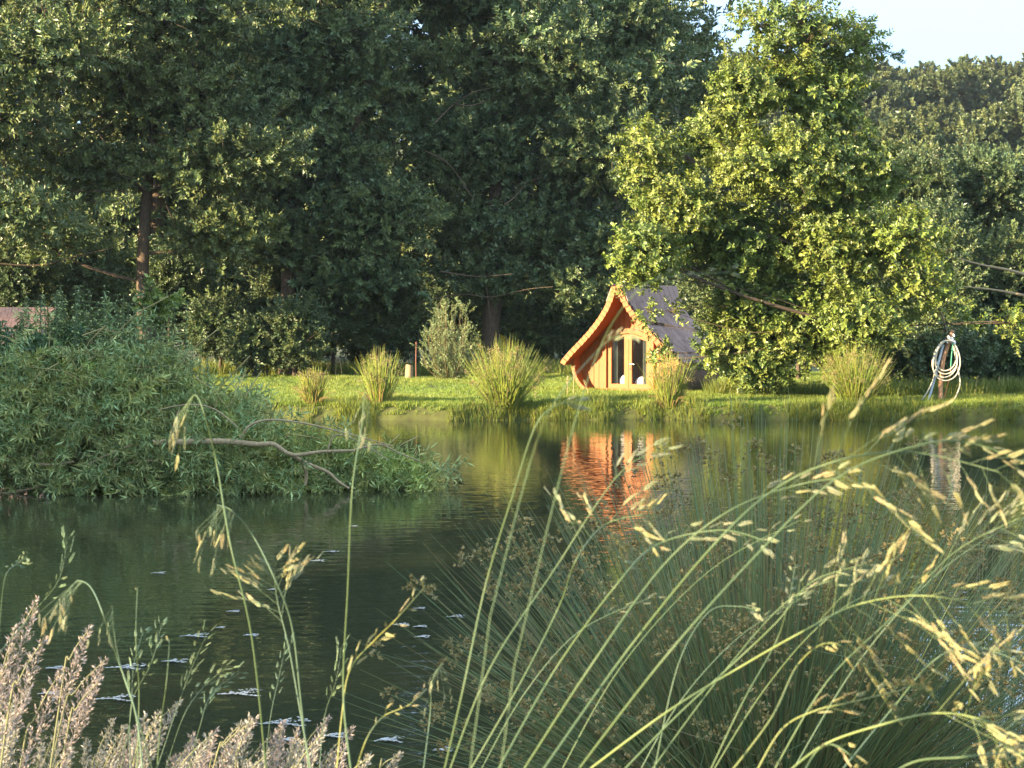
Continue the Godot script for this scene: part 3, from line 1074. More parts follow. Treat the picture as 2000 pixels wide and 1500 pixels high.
func build_far_bank() -> void:
	var short := tuft(14, 0.085, 0.006, 0.09, Color(0.185, 0.245, 0.048))
	var xf: Array[Transform3D] = []
	var cols := PackedColorArray()
	var nz := FastNoiseLite.new()
	nz.frequency = 0.25
	nz.seed = 5
	for k in 42000:
		var t := 45.2 + 22.0 * pow(rng.randf(), 1.3)
		var x := rr(-0.26, 0.26) * t
		if t < shore(x) + 0.02:
			continue
		var p := Vector3(x, gh(x, -t) - 0.01, -t)
		var v := nz.get_noise_2d(x, t * 0.6)
		xf.append(Transform3D(Basis(Vector3.UP, rr(0, TAU)).scaled(Vector3.ONE * rr(0.7, 1.4) * (1.0 + 0.5 * v)), p))
		cols.append(vary(Color(1.0 + 0.25 * v, 1.0, 0.9), 0.12))
	tag(scatter("lawn_grass", short, M.blade, self, xf, cols), "short mown grass of the sunlit lawn beyond the water", "grass", "", "stuff")
	# longer grass at the water's edge and along the foot of the wood
	var long := tuft(12, 0.34, 0.007, 0.10, Color(0.155, 0.20, 0.045))
	xf = []
	cols = PackedColorArray()
	for k in 5200:
		var x := rr(-12.5, 12.5)
		var t := shore(x) + absf(rng.randfn(0.0, 0.22)) - 0.12
		var s := rr(0.4, 0.95)
		if k <= 2500 and nz.get_noise_2d(x * 2.2, 40.0) < -0.22:
			continue
		if k > 3300:
			t = 64.5 + rr(-1.5, 2.5)
			x = rr(-0.17, 0.03) * t
			s = rr(0.8, 1.8)
		elif k > 2500:
			x = rr(4.5, 12.5)
			t = 49.2 + rr(-0.7, 1.5)
			s = rr(0.8, 1.6)
		xf.append(Transform3D(Basis(Vector3.UP, rr(0, TAU)).scaled(Vector3(1, 1, 1) * s), Vector3(x, gh(x, -t) - 0.02, -t)))
		cols.append(vary(Color(1.05, 1.0, 0.9), 0.2, 0.15))
	tag(scatter("bank_grass", long, M.blade, self, xf, cols), "uncut grass along the far water's edge and the foot of the wood", "grass", "", "stuff")
	# daisies in the lawn
	var dg := Geo.new()
	for k in 420:
		var t := rr(47.0, 63.0)
		var x := rr(-0.125, -0.02) * t
		var p := Vector3(x, gh(x, -t) + rr(0.06, 0.1), -t)
		var r := rr(0.012, 0.02)
		for j in 6:
			var a := TAU * j / 6.0
			dg.tri(p, p + Vector3(cos(a + 1.05), 0.3, sin(a + 1.05)) * r, p + Vector3(cos(a), 0.3, sin(a)) * r, Color.WHITE)
	tag(part("daisies", dg.mesh(), flat("daisy_white", Color(0.8, 0.8, 0.76), 0.8), self), "white daisies scattered through the short lawn", "daisies", "", "stuff")
	# rush clumps at the water's edge
	for s in [[612, 45.9, 300, 0.13, 0.55, 0.95, 0.42, "low yellow green rush clump with a few straw stems beside the island"], [742, 46.0, 330, 0.14, 0.8, 1.4, 0.42, "upright dark stemmed rush clump on the far bank before the iron stake"], [985, 45.7, 620, 0.28, 0.9, 1.65, 0.72, "largest rush clump, wide and bright, on the bank before the grey shrub"], [1308, 45.8, 380, 0.14, 0.7, 1.35, 0.5, "narrow bright rush clump on the bank in front of the cabin"], [1672, 46.2, 620, 0.25, 0.9, 1.55, 0.75, "wide fanned golden rush clump on the bank below the fruit tree"]]:
		var p := P(s[0], 800, s[1])
		p.y = maxf(gh(p.x, p.z), 0.0) - 0.05
		var o := thing("rush_clump", s[7], "rushes", p, "rush clumps on the far bank")
		rush(o, s[2], s[3], s[4], s[5], s[6], 0.0055, RUSH, 0.12)
		var sg := Geo.new()
		for k in int(s[2] * 0.12):
			var a := rr(0, TAU)
			var e := Vector3(cos(a) * rr(0.3, 0.6), rr(0.05, 0.5), sin(a) * rr(0.3, 0.5))
			var st := Vector3(cos(a), 0, sin(a)) * 0.12
			sg.tube(PackedVector3Array([st, st.lerp(e, 0.5) + Vector3(0, 0.1, 0), e]), PackedFloat32Array([0.006, 0.005, 0.003]), 3, vary(Color(0.35, 0.22, 0.09), 0.3))
		part("dead_stems", sg.mesh(), M.rush, o, "stuff")
	# grey leaved willow shrub
	var sb := P(878, 735, 60.0)
	sb.y = gh(sb.x, sb.z) - 0.02
	var so := thing("grey_shrub", "upright silvery green shrub standing alone on the lawn by the stake", "shrub", sb)
	var sage := spray(22, 0.34, 0.075, 0.028, Color(0.215, 0.255, 0.105), false, 0.7)
	var xs: Array[Transform3D] = []
	var cs := PackedColorArray()
	var stems := Geo.new()
	for k in 46:
		var a := rr(0, TAU)
		var q := sqrt(rng.randf())
		var tip := Vector3(cos(a) * q * 0.80, rr(1.5, 2.35) - 0.8 * q * q, sin(a) * q * 0.80)
		var root := Vector3(tip.x * 0.2, 0, tip.z * 0.2)
		var path := curve([root, root.lerp(tip, 0.4) + Vector3(tip.x, 0, tip.z) * 0.25, tip], 5)
		stems.tube(path, taper(path.size(), 0.014, 0.004), 4, Color(0.16, 0.12, 0.06))
		for j in 13:
			var t := 0.12 + 0.86 * j / 12.0
			var pp := path[int(t * (path.size() - 1))] + rdir() * 0.09
			xs.append(Transform3D(frame(Vector3(0, 1, 0) + rdir() * 0.75 + Vector3(tip.x, 0, tip.z) * 0.5, rr(0, TAU), rr(0.6, 1.0)), pp))
			cs.append(vary(Color.WHITE, 0.2, 0.08))
	part("stems", stems.mesh(), M.rush, so, "stuff")
	scatter("leaves", sage, M.leaf, so, xs, cs)
	# iron stake and stump on the lawn
	var kp := P(813, 722, 61.0)
	kp.y = gh(kp.x, kp.z) - 0.1
	var ko := thing("iron_stake", "thin rusty upright iron stake on the lawn beside the silvery shrub", "stake", kp)
	var kg := Geo.new()
	kg.tube(PackedVector3Array([Vector3.ZERO, Vector3(-0.01, 0.6, 0), Vector3(0, 1.12, 0)]), PackedFloat32Array([0.018, 0.018, 0.016]), 6, Color.WHITE)
	part("rod", kg.mesh(), M.rust, ko)
	var kc := Geo.new()
	kc.tube(PackedVector3Array([Vector3(0, 1.09, 0), Vector3(0, 1.11, 0), Vector3(0, 1.14, 0)]), PackedFloat32Array([0.024, 0.026, 0.008]), 8, Color.WHITE)
	part("cap", kc.mesh(), M.rust, ko)
	var up := P(799, 722, 61.6)
	up.y = gh(up.x, up.z) - 0.02
	var ug := Geo.new()
	var ring := PackedVector3Array([Vector3(0, 0, 0), Vector3(0.0, 0.1, 0), Vector3(0.01, 0.38, 0), Vector3(0.015, 0.41, 0), Vector3(0.015, 0.412, 0)])
	ug.tube(ring, PackedFloat32Array([0.15, 0.12, 0.11, 0.10, 0.0]), 10, Color.WHITE)
	var uo := part("tree_stump", ug.mesh(), M.pale_bark, self)
	uo.position = up
	tag(uo, "short pale tree stump on the lawn behind the iron stake", "stump")
	# dry seed stalks standing at the edge of the lawn
	for s in [[508, 742, 44], [516, 742, 34], [523, 742, 40], [556, 740, 38], [560, 740, 22], [640, 738, 30], [655, 738, 40], [668, 738, 36], [600, 742, 24], [585, 742, 20], [1120, 768, 60], [1108, 770, 40], [1150, 766, 30], [1950, 778, 36], [1905, 780, 40]]:
		var d := 62.0 if s[1] < 750 else 49.0
		var p := P(s[0], s[1], d)
		p.y = gh(p.x, p.z) - 0.02
		var h: float = s[2] * d / F
		var so2 := thing("dry_stalk", "thin straw coloured dry seed stalk at the edge of the lawn", "stalk", p, "dry stalks at the edge of the lawn")
		var g := Geo.new()
		var bend := rr(-0.12, 0.12)
		g.tube(PackedVector3Array([Vector3.ZERO, Vector3(bend * 0.3, h * 0.5, 0), Vector3(bend, h, 0)]), PackedFloat32Array([0.010, 0.008, 0.005]), 4, vary(Color(0.36, 0.28, 0.14), 0.2))
		part("stem", g.mesh(), M.rush, so2)
		var hg := Geo.new()
		for k in 26:
			var t := rr(0.6, 1.0)
			hg.leaf(Vector3(bend * t * t, h * t, 0), (rdir() + Vector3.UP).normalized(), rdir(), 0.05, 0.018, vary(Color(0.40, 0.32, 0.17), 0.3))
		part("seed_head", hg.mesh(), M.seed, so2)


func build_hose_post() -> void:
	var d := 46.9
	var base := P(1838, 782, d)
	base.y = gh(base.x, base.z) - 0.1
	var at := func(u: float, v: float, dz := 0.0) -> Vector3: return P(u, v, d + dz) - base
	var o := thing("wooden_post", "leaning bare wooden post that carries the hose coil by the hedge", "post", base)
	var g := Geo.new()
	var pts := curve([Vector3.ZERO, at.call(1837, 755), at.call(1842, 705), at.call(1852, 672), at.call(1859, 648)], 4)
	g.tube(pts, taper(pts.size(), 0.055, 0.04), 9, Color.WHITE)
	part("pole", g.mesh(), M.post, o)
	var tg := Geo.new()
	tg.tube(PackedVector3Array([at.call(1859, 649), at.call(1860, 645), at.call(1860, 644)]), PackedFloat32Array([0.05, 0.05, 0.0]), 9, Color.WHITE)
	part("post_top", tg.mesh(), M.post, o)
	var ho := thing("garden_hose", "cream garden hose hung in coils on the leaning post", "hose", base)
	for k in 4:
		var hg := Geo.new()
		var ring: Array = []
		var cu := 1845.0 + rr(-2, 2)
		var w := 19.5 + 2.2 * k
		var top := 664.0 + rr(-1, 2)
		var bot := 724.0 + 6.5 * k
		for j in 17:
			var a := TAU * j / 16.0
			ring.append(at.call(cu + w * sin(a) * (1.0 - 0.18 * cos(a)) + 5.0 * (0.5 + 0.5 * cos(a)), (top + bot) * 0.5 - (bot - top) * 0.5 * cos(a), -0.07 - 0.03 * k + 0.02 * sin(a)))
		var rp := curve(ring, 3)
		hg.tube(rp, taper(rp.size(), 0.0145, 0.0145), 6, Color.WHITE)
		part("coil", hg.mesh(), M.hose, ho)
	for tail in [[[1862, 676], [1868, 705], [1874, 735], [1875, 752], [1868, 772], [1860, 786]], [[1827, 722], [1821, 745], [1812, 764], [1800, 782]]]:
		var hg := Geo.new()
		var rp := curve(tail.map(func(q): return at.call(q[0], q[1], -0.09)), 4)
		hg.tube(rp, taper(rp.size(), 0.0145, 0.0145), 6, Color.WHITE)
		part("hose_end", hg.mesh(), M.hose, ho)
	var po := thing("drain_pipe", "thick pale blue grey pipe leaning against the leaning post", "pipe", base)
	var pg := Geo.new()
	var pp := curve([at.call(1852, 655, -0.05), at.call(1843, 672, -0.05), at.call(1835, 700, -0.05), at.call(1824, 745, -0.05), at.call(1812, 786, -0.05)], 4)
	pg.tube(pp, taper(pp.size(), 0.028, 0.028), 8, Color.WHITE)
	part("pipe_run", pg.mesh(), M.pipe, po)
	var pb := Geo.new()
	pb.tube(PackedVector3Array([at.call(1853, 653, -0.05), at.call(1848, 662, -0.05), at.call(1843, 673, -0.05)]), PackedFloat32Array([0.034, 0.036, 0.034]), 8, Color.WHITE)
	part("pipe_collar", pb.mesh(), flat("black_rubber", Color(0.03, 0.03, 0.03), 0.6), po)
	var to := thing("hose_tap", "tangle of white fittings tied to the top of the leaning post", "tap", base)
	for q in [[1854, 660, 0.045], [1860, 664, 0.05], [1864, 670, 0.045], [1850, 668, 0.03], [1863, 655, 0.03]]:
		var s := SphereMesh.new()
		s.radius = q[2]
		s.height = q[2] * 2.0
		s.radial_segments = 12
		s.rings = 6
		var mi := part("fitting", s, M.linen, to)
		mi.position = at.call(q[0], q[1], -0.13)
		mi.scale = Vector3(0.7, 1.25, 0.7)
		mi.rotation.z = rr(-0.8, 0.8)
	var eo := thing("orange_cable", "short orange cable hanging down behind the hose coil", "cable", base)
	var eg := Geo.new()
	var ep := curve([at.call(1858, 700, 0.05), at.call(1856, 730, 0.05), at.call(1850, 755, 0.05), at.call(1842, 784, 0.05)], 4)
	eg.tube(ep, taper(ep.size(), 0.011, 0.011), 6, Color.WHITE)
	part("cable_run", eg.mesh(), M.orange, eo)
	var ng := thing("green_hose", "short dark green hose end hanging inside the cream coil", "hose", base)
	var gg := Geo.new()
	var gp := curve([at.call(1862, 668, -0.16), at.call(1859, 690, -0.16), at.call(1857, 716, -0.16)], 4)
	gg.tube(gp, taper(gp.size(), 0.013, 0.013), 6, Color.WHITE)
	part("hose_end", gg.mesh(), M.green, ng)


# ---------------------------------------------------------------- island with willow and nettles
func build_island() -> void:
	var d := 26.6
	var k0 := d / F
	var base := P(150, 960, d)
	base.y = 0.1
	var o := thing("willow_bush", "low spreading willow bush trailing pale branches into the water", "bush", base)
	var col := Color(0.33, 0.38, 0.16)
	var shoot := Geo.new()
	for k in 22:
		var t := (k + 0.5) / 22.0
		var a := k * 2.4 + rr(-0.4, 0.4)
		var side := Vector3(cos(a), 0, sin(a))
		var dd := (side * 0.75 + Vector3.UP * 0.75 + rdir() * 0.25).normalized()
		var nn := (Vector3.UP - side + rdir() * 0.4)
		nn = (nn - dd * nn.dot(dd)).normalized()
		shoot.leaf(Vector3(0.04 * t * t, t * 0.5, 0), dd, nn, rr(0.085, 0.14), rr(0.015, 0.023), vary(col, 0.3, 0.12), false, rr(0.0, 0.5))
	var sm := shoot.mesh()
	var tops := [[-250, 735], [0, 738], [120, 718], [220, 722], [310, 750], [400, 795], [470, 850], [560, 890], [720, 912], [790, 922], [850, 938]]
	var xf: Array[Transform3D] = []
	var cols := PackedColorArray()
	var tw := Geo.new()
	for k in 190:
		var u := rr(-230, 640) if k % 4 else rr(560, 800)
		var q := 0
		while q < tops.size() - 2 and tops[q + 1][0] < u:
			q += 1
		var top: float = lerpf(tops[q][1], tops[q + 1][1], (u - tops[q][0]) / (tops[q + 1][0] - tops[q][0]))
		var h := (968.0 - top) * k0
		var reach := rr(0.6, 1.5) * (0.6 if u > 560 else 1.0)
		var way := Vector3(rr(-0.9, 1.0), 0, rr(0.1, 1.0)).normalized()
		var a := Vector3((u - 1000.0) * k0, h * rr(0.3, 0.75), -d - 0.3 + rr(-0.4, 0.3)) - way * reach * 0.3
		var b := a + way * reach * 0.5 + Vector3(0, h * rr(0.15, 0.42), 0)
		var c := a + way * reach
		c.y = maxf(0.03, a.y - h * rr(0.1, 0.6))
		var arc := curve([a, b, c], 7)
		for j in arc.size():
			arc[j] -= base
		tw.tube(arc, taper(arc.size(), 0.011, 0.004), 5, vary(Color(0.32, 0.26, 0.11), 0.2))
		var tone := vary(Color(1.1, 1.08, 0.9), 0.3, 0.1)
		for j in 15:
			var f := 2 + rng.randi() % (arc.size() - 3)
			var tg0 := (arc[f + 1] - arc[f - 1]).normalized()
			xf.append(Transform3D(frame(tg0 + rdir() * 0.55 + Vector3(0, -0.25, 0), rr(0, TAU), rr(0.55, 0.95)), arc[f] + rdir() * 0.03))
			cols.append(vary(tone, 0.12))
	for k in 1700:
		var u := rr(-240, 850)
		var q := 0
		while q < tops.size() - 2 and tops[q + 1][0] < u:
			q += 1
		var top: float = lerpf(tops[q][1], tops[q + 1][1], (u - tops[q][0]) / (tops[q + 1][0] - tops[q][0]))
		if u > 520 and rng.randf() < 0.55 + 0.3 * ss(520, 850, u):
			continue
		var h := (968.0 - top) * k0 * (1.0 + 0.22 * sin(u * 0.031) + 0.16 * sin(u * 0.083 + 2.0))
		var th := rr(0.0, PI * 0.8)
		var rad := rr(0.78, 1.04)
		var thin := 0.45 if u > 560 else 1.0
		var p := Vector3((u - 1000.0) * k0, maxf(0.02, h * sin(minf(th, PI * 0.55)) * rad), -d - 0.4 + (1.25 * cos(th) * rad + rr(-0.2, 0.2)) * thin)
		var out := Vector3(rr(-1, 1) + 0.35 * (u - 250.0) / 500.0, 0.35 * sin(th) - 0.35 + rr(-0.5, 0.5), cos(th) + rr(-0.6, 0.6))
		if p.y < 0.2:
			out.y = absf(out.y) * 0.3 - 0.1
		xf.append(Transform3D(frame(out, rr(0, TAU), rr(0.7, 1.25)), p - base))
		cols.append(vary(Color(1.0, 1.0, 1.0), 0.22, 0.12))
		if k % 9 == 0:
			var e := p - out.normalized() * rr(0.5, 1.1) + Vector3(0, rr(0.0, 0.25), 0)
			tw.tube(PackedVector3Array([e - base, e.lerp(p, 0.5) + Vector3(0, 0.08, 0) - base, p - base]), PackedFloat32Array([0.009, 0.007, 0.004]), 4, Color(0.28, 0.23, 0.09))
	scatter("foliage", sm, M.soft, o, xf, cols)
	part("twigs", tw.mesh(), M.rush, o, "stuff")
	for l in [[[[300, 865], [430, 862], [500, 868], [535, 868], [570, 888], [630, 882], [690, 880]], 0.040, 0.014], [[[560, 884], [600, 905], [640, 922], [660, 940], [682, 954]], 0.026, 0.014], [[[470, 855], [490, 830], [530, 820], [600, 828], [690, 850], [770, 872]], 0.017, 0.006], [[[690, 880], [740, 868], [780, 885], [830, 905]], 0.014, 0.005], [[[190, 955], [150, 960], [128, 978]], 0.014, 0.010], [[[128, 978], [150, 930], [185, 900], [260, 868]], 0.015, 0.008], [[[250, 905], [300, 900], [360, 920], [430, 945]], 0.013, 0.006], [[[0, 965], [60, 955], [110, 942]], 0.02, 0.012], [[[590, 900], [598, 925], [596, 948]], 0.022, 0.02], [[[350, 800], [340, 850], [400, 905], [470, 960]], 0.010, 0.005], [[[640, 880], [655, 850], [700, 862], [760, 900]], 0.011, 0.006], [[[230, 880], [215, 930], [205, 970]], 0.010, 0.007], [[[60, 905], [100, 908], [145, 902]], 0.02, 0.014], [[[470, 840], [420, 800], [370, 790], [310, 800]], 0.011, 0.006]]:
		var g := Geo.new()
		var pts := curve(l[0].map(func(q): return P(q[0], q[1], d - 0.75 if q[1] > 900 else d - 0.9) - base), 5)
		g.tube(pts, taper(pts.size(), l[1], l[2]), 7, Color.WHITE)
		part("branch", g.mesh(), M.pale_bark, o)
	# nettles and tall weeds behind the willow
	var protos: Array[Node3D] = []
	var n := 0
	for k in 120:
		var u := rr(-60, 420)
		var hp := 650.0
		for q in [[-60, 620], [60, 640], [110, 590], [160, 568], [260, 575], [300, 600], [345, 640], [390, 592], [420, 690]]:
			if absf(q[0] - u) < 60.0:
				hp = q[1] - 24 + rr(0, 75)
		var dd := 27.6 + rr(-0.9, 0.9)
		var p := P(u, 880, dd)
		p.y = gh(p.x, p.z) - 0.03
		var o2: Node3D
		if n < 5:
			o2 = thing("nettle_plant", "tall grey green nettle stem standing behind the willow bush", "nettle", p, "nettles behind the willow")
			var g := Geo.new()
			var lean := Vector3(rr(-0.15, 0.15), 0, rr(-0.1, 0.1))
			g.tube(PackedVector3Array([Vector3.ZERO, Vector3(0, 0.9, 0) + lean * 0.4, Vector3(0, 1.8, 0) + lean]), PackedFloat32Array([0.008, 0.007, 0.003]), 4, Color(0.10, 0.14, 0.06))
			part("stem", g.mesh(), M.rush, o2)
			var lg := Geo.new()
			for j in 24:
				var t := 0.2 + 0.8 * j / 23.0
				var c := Vector3(0, 1.8 * t, 0) + lean * t * t
				var big := lerpf(0.15, 0.05, t * t)
				for q in 2:
					var a := j * PI * 0.5 + q * PI + rr(-0.3, 0.3)
					var side := Vector3(cos(a), 0.25, sin(a)).normalized()
					lg.leaf(c, side, (Vector3.UP + rdir() * 0.3).normalized(), big * rr(0.8, 1.2), big * 0.42, vary(Color(0.26, 0.32, 0.13), 0.25, 0.1), true, 0.45)
				if t > 0.45:
					for q in 5:
						lg.leaf(c + rdir() * 0.01, (rdir() + Vector3.DOWN * 0.6).normalized(), rdir(), 0.05, 0.008, vary(Color(0.14, 0.17, 0.09), 0.2))
			part("leaves", lg.mesh(), M.soft, o2)
			protos.append(o2)
		else:
			o2 = protos[rng.randi() % 5].duplicate()
			o2.name = numbered("nettle_plant")
			add_child(o2)
		n += 1
		o2.position = p
		o2.rotation.y = rr(0, TAU)
		o2.scale = Vector3.ONE * clampf((P(u, hp, dd).y - p.y) / 1.85, 0.5, 1.5)
	# broad leaved bush among the nettles
	for s in [[60, 700, 110, 70, 27.6, "bright green leafy bush at the foot of the nettles"], [230, 750, 130, 60, 28.0, "darker leafy bush in the middle of the nettles"]]:
		var c := P(s[0], s[1], s[4])
		var b := Vector3(c.x, gh(c.x, c.z) - 0.03, c.z)
		var bo := thing("leafy_bush", s[5], "bush", b)
		var kk: float = s[4] / F
		tree(bo, [b, b.lerp(c, 0.5), c], 0.03, [[c, Vector3(s[2] * kk, s[3] * kk, 0.6), 12]], spray(16, 0.2, 0.07, 0.035, Color(0.085, 0.14, 0.05), true), [Color.WHITE, Color(0.85, 0.95, 1.0)], {"per": 34, "clump": 0.32, "twigs": 2})
	# sapling top that catches the sun
	var sp := P(300, 740, 29.6)
	sp.y = gh(sp.x, sp.z) - 0.02
	var so := thing("young_sapling", "young sapling with pale yellow green top leaves above the nettles", "sapling", sp)
	tree(so, [sp, P(303, 660, 29.6), P(298, 590, 29.6)], 0.014, [[P(300, 585, 29.6), Vector3(0.20, 0.28, 0.2), 6]], spray(12, 0.16, 0.085, 0.05, Color(0.16, 0.21, 0.05), true), [Color.WHITE], {"per": 10, "clump": 0.14, "twigs": 1})
	# grass tussock at the tip of the island
	for s in [[455, 815, 27.6, 420, 0.28, 0.5, 0.95, 0.6, "grassy tussock on the tip of the island beside the willow"], [340, 800, 28.2, 260, 0.3, 0.5, 0.95, 0.5, "rough grass tussock between the nettles and the willow"]]:
		var p := P(s[0], s[1], s[2])
		p.y = maxf(gh(p.x, p.z), -0.05) - 0.03
		var ro := thing("grass_tussock", s[8], "grass tussock", p)
		rush(ro, s[3], s[4], s[5], s[6], s[7], 0.004, SHADE_GREY_RUSH, 0.04)
	# tiled shed roof beyond the island
	var rp := P(-40, 640, 39.0)
	var gb := Vector3(rp.x, 0, rp.z)
	gb.y = gh(gb.x, gb.z)
	var shed := thing("tiled_shed", "low shed with a faded red clay tile roof behind the island", "shed", gb)
	var eave := P(0, 634, 39.0).y - gb.y
	var wg := Geo.new()
	wg.box(Transform3D(Basis(), Vector3(0, (eave - 0.05) * 0.5, -0.6)), Vector3(2.2, eave - 0.05, 1.2))
	part("wall", wg.mesh(), M.grey_wood, shed)
	var tg := Geo.new()
	tg.box(Transform3D(), Vector3(0.108, 0.022, 0.16))
	var tm: Array[ArrayMesh] = []
	for k in 3:
		var t3 := Geo.new()
		t3.box(Transform3D(), Vector3(0.108, 0.022, 0.16), vary(Color(1, 0.98, 0.96), 0.15))
		tm.append(t3.mesh())
	var slope := Basis(Vector3.RIGHT, 0.62)
	for r in 4:
		for c in 22:
			var mi := part("roof_tile", tm[rng.randi() % 3], M.clay, shed)
			mi.transform = Transform3D(slope, Vector3(-1.2 + c * 0.114 + (0.05 if r % 2 else 0.0), eave + r * 0.085, 0.02 - r * 0.115))


# ---------------------------------------------------------------- near bank
func spikelet(kind: int, col: Color) -> ArrayMesh:
	# a flat spike of overlapping husks along +y, about one unit long
	var g := Geo.new()
	var m := 7
	for k in m:
		var t := float(k) / m
		var s := 1.0 if k % 2 else -1.0
		var p := Vector3(s * 0.02, t * 0.72, 0)
		var d := Vector3(s * (0.22 - 0.12 * t), 1, rr(-0.06, 0.06)).normalized()
		var c := vary(col, 0.18, 0.1)
		var l := lerpf(0.40, 0.34, t)
		var w := lerpf(0.125, 0.06, t) * (1.0 if kind == 0 else 0.75)
		var side := Vector3(0, 0, 1)
		var q := d.cross(side).normalized()
		var a := p
		var e := p + d * l
		var b1 := p + d * l * 0.4 + q * w * 0.5
		var b2 := p + d * l * 0.4 - q * w * 0.5
		var f1 := p + d * l * 0.4 + side * w * 0.42
		var f2 := p + d * l * 0.4 - side * w * 0.42
		for tri in [[a, b1, f1], [b1, e, f1], [a, f1, b2], [f1, e, b2], [a, b2, f2], [b2, e, f2], [a, f2, b1], [f2, e, b1]]:
			g.tri(tri[0], tri[1], tri[2], c)
	return g.mesh()


func stalk(px: Array, d: float, r: float, from: float, count: int, size: float, style: int, meshes: Array, stem_col: Color, label: String, group: String, depth := 0.0) -> void:
	# px: the stem in photograph pixels at d metres; spikelets hang along it from the fraction `from` to the tip
	var pts: Array = []
	for k in px.size():
		pts.append(P(px[k][0] + rr(-7, 7), px[k][1] + rr(-5, 5), d + depth * k / px.size() + rr(-0.03, 0.03)))
	var low: Vector3 = pts[0]
	var dir: Vector3 = (pts[0] - pts[1]).normalized()
	dir = (dir + Vector3.DOWN * 0.8).normalized()
	var ground := gh(low.x, low.z)
	var root := low + dir * ((low.y - ground) / -dir.y)
	root.y = gh(root.x, root.z) - 0.03
	var path := PackedVector3Array()
	for k in 7:
		path.append(root.lerp(low, k / 7.0))
	path.append_array(curve(pts, 7))
	r *= 0.36
	var o := thing("grass_stalk", label, "grass", root, group)
	var m := path.size()
	for k in m:
		path[k] -= root
	var g := Geo.new()
	g.tube(path, taper(m, r, r * 0.35, 1.6), 6, stem_col)
	var first := 7.0 / (m - 1)
	var put: Array = []
	for k in count:
		var t := first + (1.0 - first) * (from + (1.0 - from) * (k + rr(-0.3, 0.3)) / maxf(1.0, count - 1.0))
		var fi := clampf(t, 0, 0.999) * (m - 1)
		var q := path[int(fi)].lerp(path[int(fi) + 1], fi - int(fi))
		var tan := (path[mini(int(fi) + 1, m - 1)] - path[int(fi)]).normalized()
		var s := (1.0 if k % 2 else -1.0)
		var across := tan.cross(Vector3(0, 0, 1)).normalized() * s
		var near_tip := clampf((t - from) / (1.0 - from), 0, 1)
		if style == 0:      # nodding brome: spikelets close to the arching axis
			var ped := size * rr(0.1, 0.5)
			var pd := (tan * 0.9 + across * 0.5 + rdir() * 0.25).normalized()
			put.append([q, q + pd * ped, (tan * 1.0 + across * 0.22 + Vector3.DOWN * 0.12 + rdir() * 0.15).normalized()])
		elif style == 1:    # head that hangs down to one side
			var ped := size * rr(0.6, 2.2)
			var pd := (tan * 0.3 + Vector3.DOWN * 0.8 + rdir() * 0.35 + Vector3(-0.3, 0, 0)).normalized()
			put.append([q, q + pd * ped, (Vector3.DOWN + rdir() * 0.3 + Vector3(-0.15, 0, 0)).normalized()])
		else:               # open panicle with side branches
			var bl := size * lerpf(4.5, 1.0, near_tip) * rr(0.6, 1.0)
			var bd := (tan * 0.85 + across * 0.55 + rdir() * 0.3).normalized()
			var bend := Vector3.DOWN * bl * 0.25
			g.tube(PackedVector3Array([q, q + bd * bl * 0.5 + bend * 0.2, q + bd * bl + bend]), PackedFloat32Array([r * 0.3, r * 0.22, r * 0.15]), 3, stem_col)
			var nb := 2 + int(bl / size * 1.4)
			for j in nb:
				var f := 0.35 + 0.65 * j / maxf(1, nb - 1)
				var bp := q + bd * bl * f + bend * f * f
				put.append([bp, bp + (bd + rdir() * 0.5).normalized() * size * 0.15, (bd + Vector3.DOWN * 0.15 + rdir() * 0.17).normalized()])
	for e in put:
		g.tube(PackedVector3Array([e[0], e[1]]), PackedFloat32Array([r * 0.22, r * 0.16]), 3, stem_col)
	part("stem", g.mesh(), M.rush, o)
	for e in put:
		var mi := part("spikelet", meshes[rng.randi() % meshes.size()], M.seed, o)
		mi.transform = Transform3D(frame(e[2], rr(0, TAU), size * rr(0.42, 0.75)), e[1])


func plume(u: float, v: float, d: float, l: float, lean: float, col: Color) -> void:
	# feathery reed grass head, tip at (u, v)
	var tip := P(u, v, d)
	var ax := Vector3(lean, 1, rr(-0.1, 0.1)).normalized()
	var root := tip - ax * l * 1.0
	var ground := Vector3(root.x - lean * 0.25, 0, root.z + 0.05)
	ground.y = gh(ground.x, ground.z) - 0.03
	var o := thing("reed_plume", "feathery pinkish reed grass plume on the near bank", "grass", ground, "feathery plumes on the near bank")
	var path := curve([ground, ground.lerp(root, 0.6) + Vector3(-lean * 0.04, 0, 0), root, root.lerp(tip, 0.5) + Vector3(-lean * 0.01, 0.01, 0), tip], 5)
	for k in path.size():
		path[k] -= ground
	var g := Geo.new()
	g.tube(path, taper(path.size(), 0.0014, 0.0005), 4, Color(0.20, 0.20, 0.10))
	part("stem", g.mesh(), M.rush, o)
	var pg := Geo.new()
	for k in 46:
		var t := k / 45.0
		var c := (root - ground).lerp(tip - ground, t)
		var w := l * 0.30 * (1.0 - 0.85 * t) * rr(0.5, 1.0) * (0.35 + 0.65 * minf(1.0, t * 5.0))
		var a := k * 2.4 + rr(-0.6, 0.6)
		var bd := (ax * 0.9 + Vector3(cos(a), 0.1, sin(a)) * 0.8).normalized()
		pg.tube(PackedVector3Array([c, c + bd * w]), PackedFloat32Array([0.0003, 0.0002]), 3, col.darkened(0.2))
		for j in 6 + int(w * 260.0):
			var f := rr(0.2, 1.0)
			var dd := (bd + rdir() * 0.6).normalized()
			pg.leaf(c + bd * w * f + rdir() * 0.0015, dd, rdir(), rr(0.003, 0.006), 0.0013, vary(col, 0.3, 0.1), false, 0.0)
	part("plume", pg.mesh(), M.seed, o)


